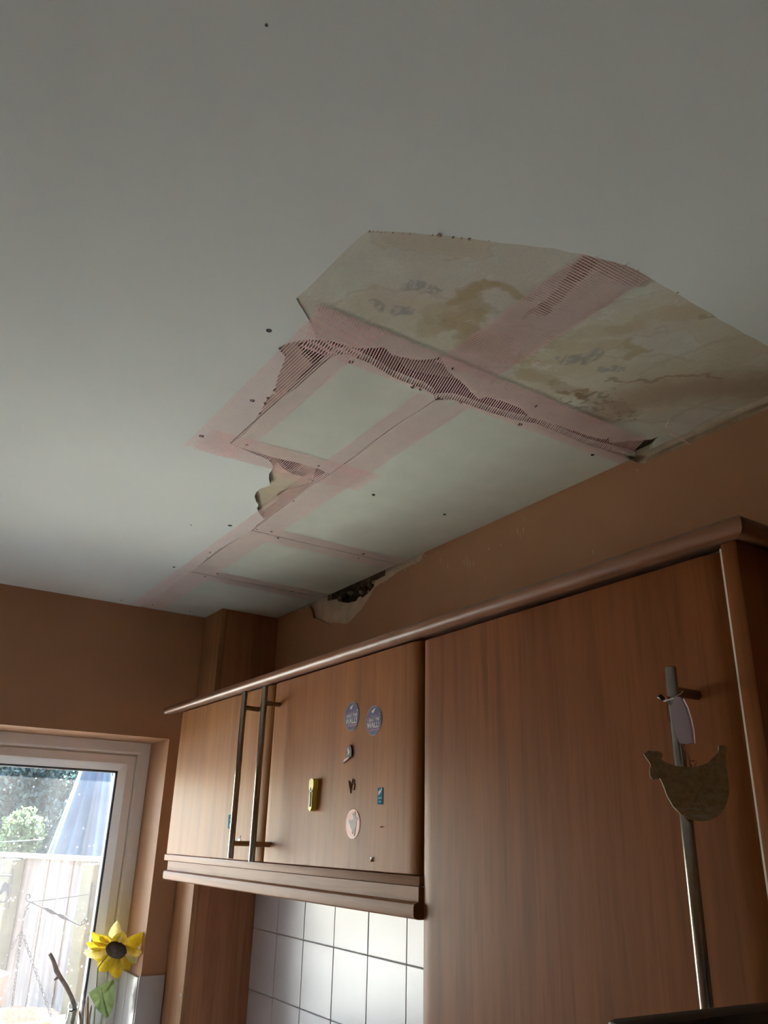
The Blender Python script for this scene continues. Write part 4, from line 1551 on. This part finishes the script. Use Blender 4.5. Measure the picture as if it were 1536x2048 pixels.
# white card standing at the glass
wq = atX((118, 2040), -2.590)
tag(boxo('white_card', wq[0] - .001, wq[0] + .001, wq[1] - .022, wq[1] + .016, ZS, wq[2] + .012, leafy('thin_white_card', (.85, .85, .85), .6, .02)), 'sunlit white card propped behind the bottle', 'card')

# ================================================================== GARDEN
GZ = -0.15
gr = struct(boxo('garden_ground', -30, XO - .001, -14, 20, GZ - .1, GZ, flat('paving_and_lawn', (.07, .067, .06), .9, .25, 2)))


def fence_wood():
    m, nt, bs, out = newmat('weathered_fence')
    v = mapped(nt, (1, 1, .06))
    f = noise(nt, v, 40, 4, .6, .4)
    nt.links.new(ramp(nt, f, [(.3, (.024, .026, .028)), (.5, (.040, .044, .049)), (.7, (.060, .066, .074))]), bs.inputs['Base Color'])
    bs.inputs['Roughness'].default_value = .9
    bump(nt, bs, f, .4, .004)
    return m


M['fence'] = fence_wood()
M['post'] = flat('mossy_post', (.024, .029, .019), .9, .25, 20)
M['cap'] = flat('fence_cap', (.055, .056, .056), .9, .1, 20)
M['iron'] = flat('grey_iron', (.012, .013, .016), .9, .2, spec=.05)
M['chain'] = flat('galvanised_chain', (.02, .022, .026), .8, .2, spec=.05)
M['coir'] = flat('coir_liner', (.10, .076, .05), .95, .35, 80, bmp=.8, bscale=90)
M['terra'] = flat('terracotta', (.07, .035, .028), .85, .15, 10)

FA = atX((0, 1704), -5.35)
FB = atZ((205, 1714), FA[2])
fd = Vector((FB[0] - FA[0], FB[1] - FA[1], 0)).normalized()
fnn = Vector((fd.y, -fd.x, 0))
if fnn.x < 0:
    fnn = -fnn
FT = FA[2]


def fp(s, o, z):
    return Vector((FA[0], FA[1], 0)) + fd * s + fnn * o + Vector((0, 0, z))


def fbox(s0, s1, o0, o1, z0, z1, bev=0):
    bm = box(B(), s0, s1, o0, o1, z0, z1, bev)
    for v in bm.verts:
        v.co = fp(*v.co)
    return bm


def s_at(px, py):
    """run along the fence of the point under a pixel"""
    r = ray(px, py)
    n = np.array([fnn.x, fnn.y, 0])
    t = (n @ (FA - EYE)) / (n @ r)
    q = EYE + r * t
    return float((q - FA) @ np.array([fd.x, fd.y, 0]))


fen = empty('garden_fence', fp(0.3, 0, GZ), 'weathered pale board fence across the garden outside', 'fence')
sp1 = s_at(38, 1760)
sp2 = s_at(196, 1800)
posts = [sp1 - (sp2 - sp1), sp1, sp2, sp2 + (sp2 - sp1)]
k0 = posts[0] - .8
nb = int((posts[-1] + 1.2 - k0) / .098)
for i in range(nb):
    s0 = k0 + i * .098
    bm = fbox(s0, s0 + .105, -.012 - .008 * (i % 2), .004 - .008 * (i % 2), GZ, FT - .02 - random.uniform(0, .004))
    obj('board', bm, M['fence'], fen)
for s in posts:
    obj('post', fbox(s - .042, s + .042, .012, .095, GZ, FT + .0 - .03, .006), M['post'], fen)
obj('capping_rail', fbox(k0, posts[-1] + 1.2, -.035, .035, FT - .024, FT, .004), M['cap'], fen)
for z in (.25, 1.0):
    obj('cross_rail', fbox(k0, posts[-1] + 1.2, -.060, -.021, z, z + .06), M['fence'], fen)

# bracket on the right-hand post with a hanging basket
def onf(px, py, o):
    r = ray(px, py)
    n = np.array([fnn.x, fnn.y, 0])
    t = (n @ (FA + np.array([fnn.x, fnn.y, 0]) * o - EYE)) / (n @ r)
    return EYE + r * t


ob = .115
br = empty('plant_bracket', fp(sp2, .1, 1.2), 'twisted iron bracket on the right fence post holding a basket', 'bracket')
bm = B()
arm_o = lambda x: .108 + max(0., min(1.2, (184 - x) / 137)) * .21
pr = lambda L, o=0: [tuple(onf(x, y, arm_o(x))) for x, y in L]
ob2 = arm_o(47)
tube(bm, pr([(184, 1765), (179, 1806), (174, 1846)]), .004, 8)
tube(bm, pr([(184, 1771), (190, 1772)]), .003, 6)
obj('back_bar', bm, M['iron'], br)
bm = B()
tube(bm, pr([(175, 1836), (171, 1837), (164, 1844), (163, 1847)], ob + .004), .003, 6)
tube(bm, pr([(172, 1838), (168, 1848), (160, 1850), (150, 1846), (138, 1840)]), .0032, 8)
tube(bm, pr([(138, 1840), (128, 1834), (120, 1830), (114, 1828)]), [.003, .010, .009, .003], 8)
tube(bm, pr([(114, 1828), (105, 1824), (96, 1818), (88, 1816), (80, 1813)]), [.003, .010, .010, .004, .003], 8)
tube(bm, pr([(80, 1813), (62, 1804), (55, 1802), (51, 1795), (54, 1789), (58, 1788), (60, 1793), (58, 1797)]), .0032, 8)
obj('twisted_arm', bm, M['iron'], br)
bm = B()
tube(bm, pr([(176, 1789), (120, 1797), (57, 1804)]), .002, 6)
obj('stay', bm, M['iron'], br)
hb_ = empty('hanging_basket', onf(22, 2030, ob2).tolist(), 'round coir-lined basket hanging on chains from the right bracket', 'basket')
bm = B()
tube(bm, pr([(60, 1806), (54, 1811), (50, 1817), (52, 1820), (57, 1816)], ob + .02), .004, 6)
tube(bm, pr([(51, 1820), (48, 1833)], ob + .02), .004, 6)
obj('hook', bm, M['chain'], hb_)


def chain(p, q, n, r=.0018):
    bm = B()
    p, q = np.array(p), np.array(q)
    d = (q - p) / n
    L = np.linalg.norm(d)
    d_u = Vector(d / L)
    s1 = d_u.orthogonal().normalized()
    s2 = d_u.cross(s1)
    for i in range(n):
        c = Vector(p + d * (i + .5))
        s = s1 if i % 2 else s2
        pts = [c + d_u * (.65 * L * math.cos(t)) + s * (.30 * L * math.sin(t)) for t in np.linspace(0, 2 * math.pi, 9)]
        tube(bm, pts, r, 4, cap=False)
    return bm


apex = onf(47, 1834, ob2)
tx = onf(43, 1862, ob2)
obj('chain', chain(apex, tx, 6), M['chain'], hb_)
bc3 = np.array(onf(24, 2040, ob2))
RB = .20
for ang in (-0.25, 2.0, 4.1):
    e = bc3 + np.array([RB * math.cos(ang) * fnn.x + RB * math.sin(ang) * fd.x, RB * math.cos(ang) * fnn.y + RB * math.sin(ang) * fd.y, .0])
    obj('chain', chain(tx, e, 22), M['chain'], hb_)
bm = B()
lathe(bm, [(.02, -.17), (.10, -.155), (.165, -.10), (.20, -.01), (.212, .012), (.20, .022), (.185, .008), (.15, -.08), (.02, -.10)], tuple(bc3), 30)
for v in bm.verts:
    v.co += Vector((random.uniform(-.005, .005), random.uniform(-.005, .005), random.uniform(-.005, .005)))
obj('coir_liner', bm, M['coir'], hb_, smooth='all')
pr = lambda L, o=ob: [tuple(onf(x, y, o)) for x, y in L]
# left bracket with a little bird
bl = empty('bird_bracket', fp(sp1, .1, 1.2), 'iron bracket with a bird silhouette on the left fence post', 'bracket')
bm = B()
tube(bm, pr([(26, 1738), (22, 1775), (16, 1816)]), .004, 8)
obj('back_bar', bm, M['iron'], bl)
bm = B()
tube(bm, pr([(25, 1751), (-60, 1750)]), .004, 8)
tube(bm, pr([(18, 1788), (17, 1796), (10, 1803), (0, 1804), (-14, 1800), (-40, 1780), (-60, 1756)]), .0032, 8)
obj('arm', bm, M['iron'], bl)
bp_ = [(12, 1764), (15, 1768), (16, 1776), (18, 1786), (16, 1791), (14, 1783), (9, 1781), (2, 1789), (-4, 1789), (1, 1783), (5, 1776), (7, 1769)]
bm = plate(B(), [tuple(onf(x, y, ob)) for x, y in bp_], tuple(fnn * .006))
obj('bird', bm, M['iron'], bl)
# terracotta pots by the left post
pq = onf(-80, 1990, .85)
pot = empty('terracotta_pot', (pq[0], pq[1], GZ), 'tall terracotta chimney pot standing before the fence at far left', 'pot')
hp = onf(-80, 1948, .85)[2] - GZ
obj('body', lathe(B(), [(.15, 0), (.16, .02), (.135, hp * .75), (.14, hp * .90), (.16, hp * .92), (.165, hp), (.135, hp), (.125, hp - .05)], (pq[0], pq[1], GZ), 28), M['terra'], pot, smooth=40)
obj('plant', lump((pq[0], pq[1], GZ + hp + .02), .11, 9), leafy('pot_moss', (.25, .30, .16), .2, .4, 30), pot, smooth='all')

# folded parasol in its blue cover, beyond the fence
M['cover'] = leafy('blue_cover', (.013, .026, .045), .30, .35, 5, .5)
XP = -6.3
pc = atX((158, 1640), XP)
ap = atX((172, 1490), XP)
par = empty('folded_parasol', (pc[0], pc[1], GZ), 'tall folded parasol in a pale blue cover behind the fence', 'parasol')
wid = (atX((215, 1705), XP)[1] - atX((78, 1705), XP)[1]) / 2 * 1.04
bm = B()
nseg = 64
rings = []
zt0, zb0 = ap[2] + .35, 1.05
for i in range(25):
    t = i / 24
    z = zt0 + (zb0 - zt0) * t
    R = wid * (0.05 + .98 * t ** .80)
    ring = []
    for k in range(nseg):
        a = 2 * math.pi * k / nseg
        fold = 1 + .24 * t * (abs(math.sin(a * 4.5 + .6 * math.sin(2 * t + a))) - .6) + .06 * t * math.sin(13 * a)
        ring.append(bm.verts.new((pc[0] + R * fold * math.cos(a), pc[1] + .10 * (1 - t) + R * fold * math.sin(a), z + .05 * t * math.sin(9 * a))))
    rings.append(ring)
for a, b in zip(rings[:-1], rings[1:]):
    for k in range(nseg):
        bm.faces.new((a[k], a[(k + 1) % nseg], b[(k + 1) % nseg], b[k]))
bm.faces.new(rings[0])
obj('cover', bm, M['cover'], par, smooth='all')
obj('pole', tube(B(), [(pc[0], pc[1] + .05, GZ), (pc[0], pc[1] + .05, zt0 + .05)], .025, 12), M['iron'], par, smooth='all')
obj('base', lathe(B(), [(.30, 0), (.30, .06), (.05, .09), (.04, .25)], (pc[0], pc[1] + .05, GZ), 24), M['iron'], par, smooth=40)
# washing line
a, b = onf(-60, 1682, -.9), onf(84, 1679, -.9)
tag(obj('washing_line', tube(B(), [a, (a + b) / 2 + np.array([0, 0, -.01]), b], .002, 6), pmat('blue_line', (120, 190, 200)), origin=tuple(a)), 'thin pale washing line strung beyond the fence', 'line')

# trees and shrubs beyond the fence
def leaves(n, c, rad, size, seed, hollow=.35):
    r = np.random.default_rng(seed)
    d = r.normal(size=(n, 3))
    d /= np.linalg.norm(d, axis=1)[:, None]
    k = (hollow + (1 - hollow) * r.random(n) ** .5)[:, None]
    cl = 1 + .30 * np.sin(d[:, :1] * 7 + seed) * np.sin(d[:, 1:2] * 6) * np.sin(d[:, 2:] * 8 + 1)
    P = np.array(c) + d * k * cl * np.array(rad)
    u = r.normal(size=(n, 3))
    u /= np.linalg.norm(u, axis=1)[:, None]
    w = np.cross(u, r.normal(size=(n, 3)))
    w /= np.linalg.norm(w, axis=1)[:, None]
    s = size * (.6 + .8 * r.random(n))[:, None]
    V = np.stack([P - u * s, P + w * s * .5, P + u * s, P - w * s * .5], 1).reshape(-1, 3)
    Fc = np.arange(n * 4).reshape(-1, 4)
    return V, Fc


def tree(name, px, py, X, rad, n, size, mat, label, seed, trunk=True, cat='tree'):
    c = atX((px, py), X)
    root = empty(name, (c[0], c[1], GZ), label, cat)
    V, Fc = leaves(n, c - np.array(root.location), rad, size, seed)
    me = bpy.data.meshes.new('foliage')
    me.from_pydata(V.tolist(), [], Fc.tolist())
    me.materials.append(mat)
    o = bpy.data.objects.new('foliage', me)
    COL.objects.link(o)
    o.parent = root
    ORG[o] = ORG[root]
    o['kind'] = 'stuff'
    h = c[2]
    bm = B()
    tr_ = .10 if trunk else .03
    tube(bm, [(c[0], c[1], GZ), (c[0] + .05, c[1] - .04, GZ + (h - GZ) * .5), (c[0], c[1], h), (c[0] - .1, c[1] + .1, h + rad[2] * .5)], [tr_ * 1.3, tr_, tr_ * .8, tr_ * .2], 10)
    for k in range(3):
        a = 2.1 * k + seed
        tube(bm, [(c[0], c[1], h - .3 * rad[2]), (c[0] + math.cos(a) * rad[0] * .4, c[1] + math.sin(a) * rad[1] * .4, h + .1 * rad[2]), (c[0] + math.cos(a) * rad[0] * .7, c[1] + math.sin(a) * rad[1] * .7, h + .5 * rad[2])],
             [tr_ * .5, tr_ * .3, tr_ * .08], 7)
    obj('trunk', bm, M['bark'], root, smooth='all')


M['bark'] = flat('bark', (.07, .055, .045), .95, .4, 20, bmp=.8)
lg1 = leafy('dark_leaves', (.009, .024, .022), .35, .5, 2.5)
lg2 = leafy('mid_leaves', (.018, .038, .018), .4, .5, 2.5)
lg3 = leafy('light_leaves', (.042, .072, .024), .45, .4, 3)
tree('dark_tree', 15, 1575, -9.3, (.75, .62, .85), 26000, .028, lg1, 'dense dark green tree beyond the fence at far left', 3)
tree('dark_tree', 100, 1580, -11.2, (.80, .70, 1.1), 26000, .034, lg1, 'dark tree with a thick trunk left of the folded parasol', 5)
tree('light_shrub', 44, 1668, -8.0, (.20, .17, .20), 2600, .022, lg3, 'bright light green shrub over the fence top', 8, False, 'shrub')
tree('green_tree', -190, 1560, -12.6, (.60, 1.0, 1.6), 14000, .05, lg2, 'mid green tree further left behind the dark tree', 11)
tree('green_tree', 75, 1500, -14.6, (1.1, 1.4, 1.9), 22000, .05, lg2, 'mid green tree crown high behind the folded parasol', 12)
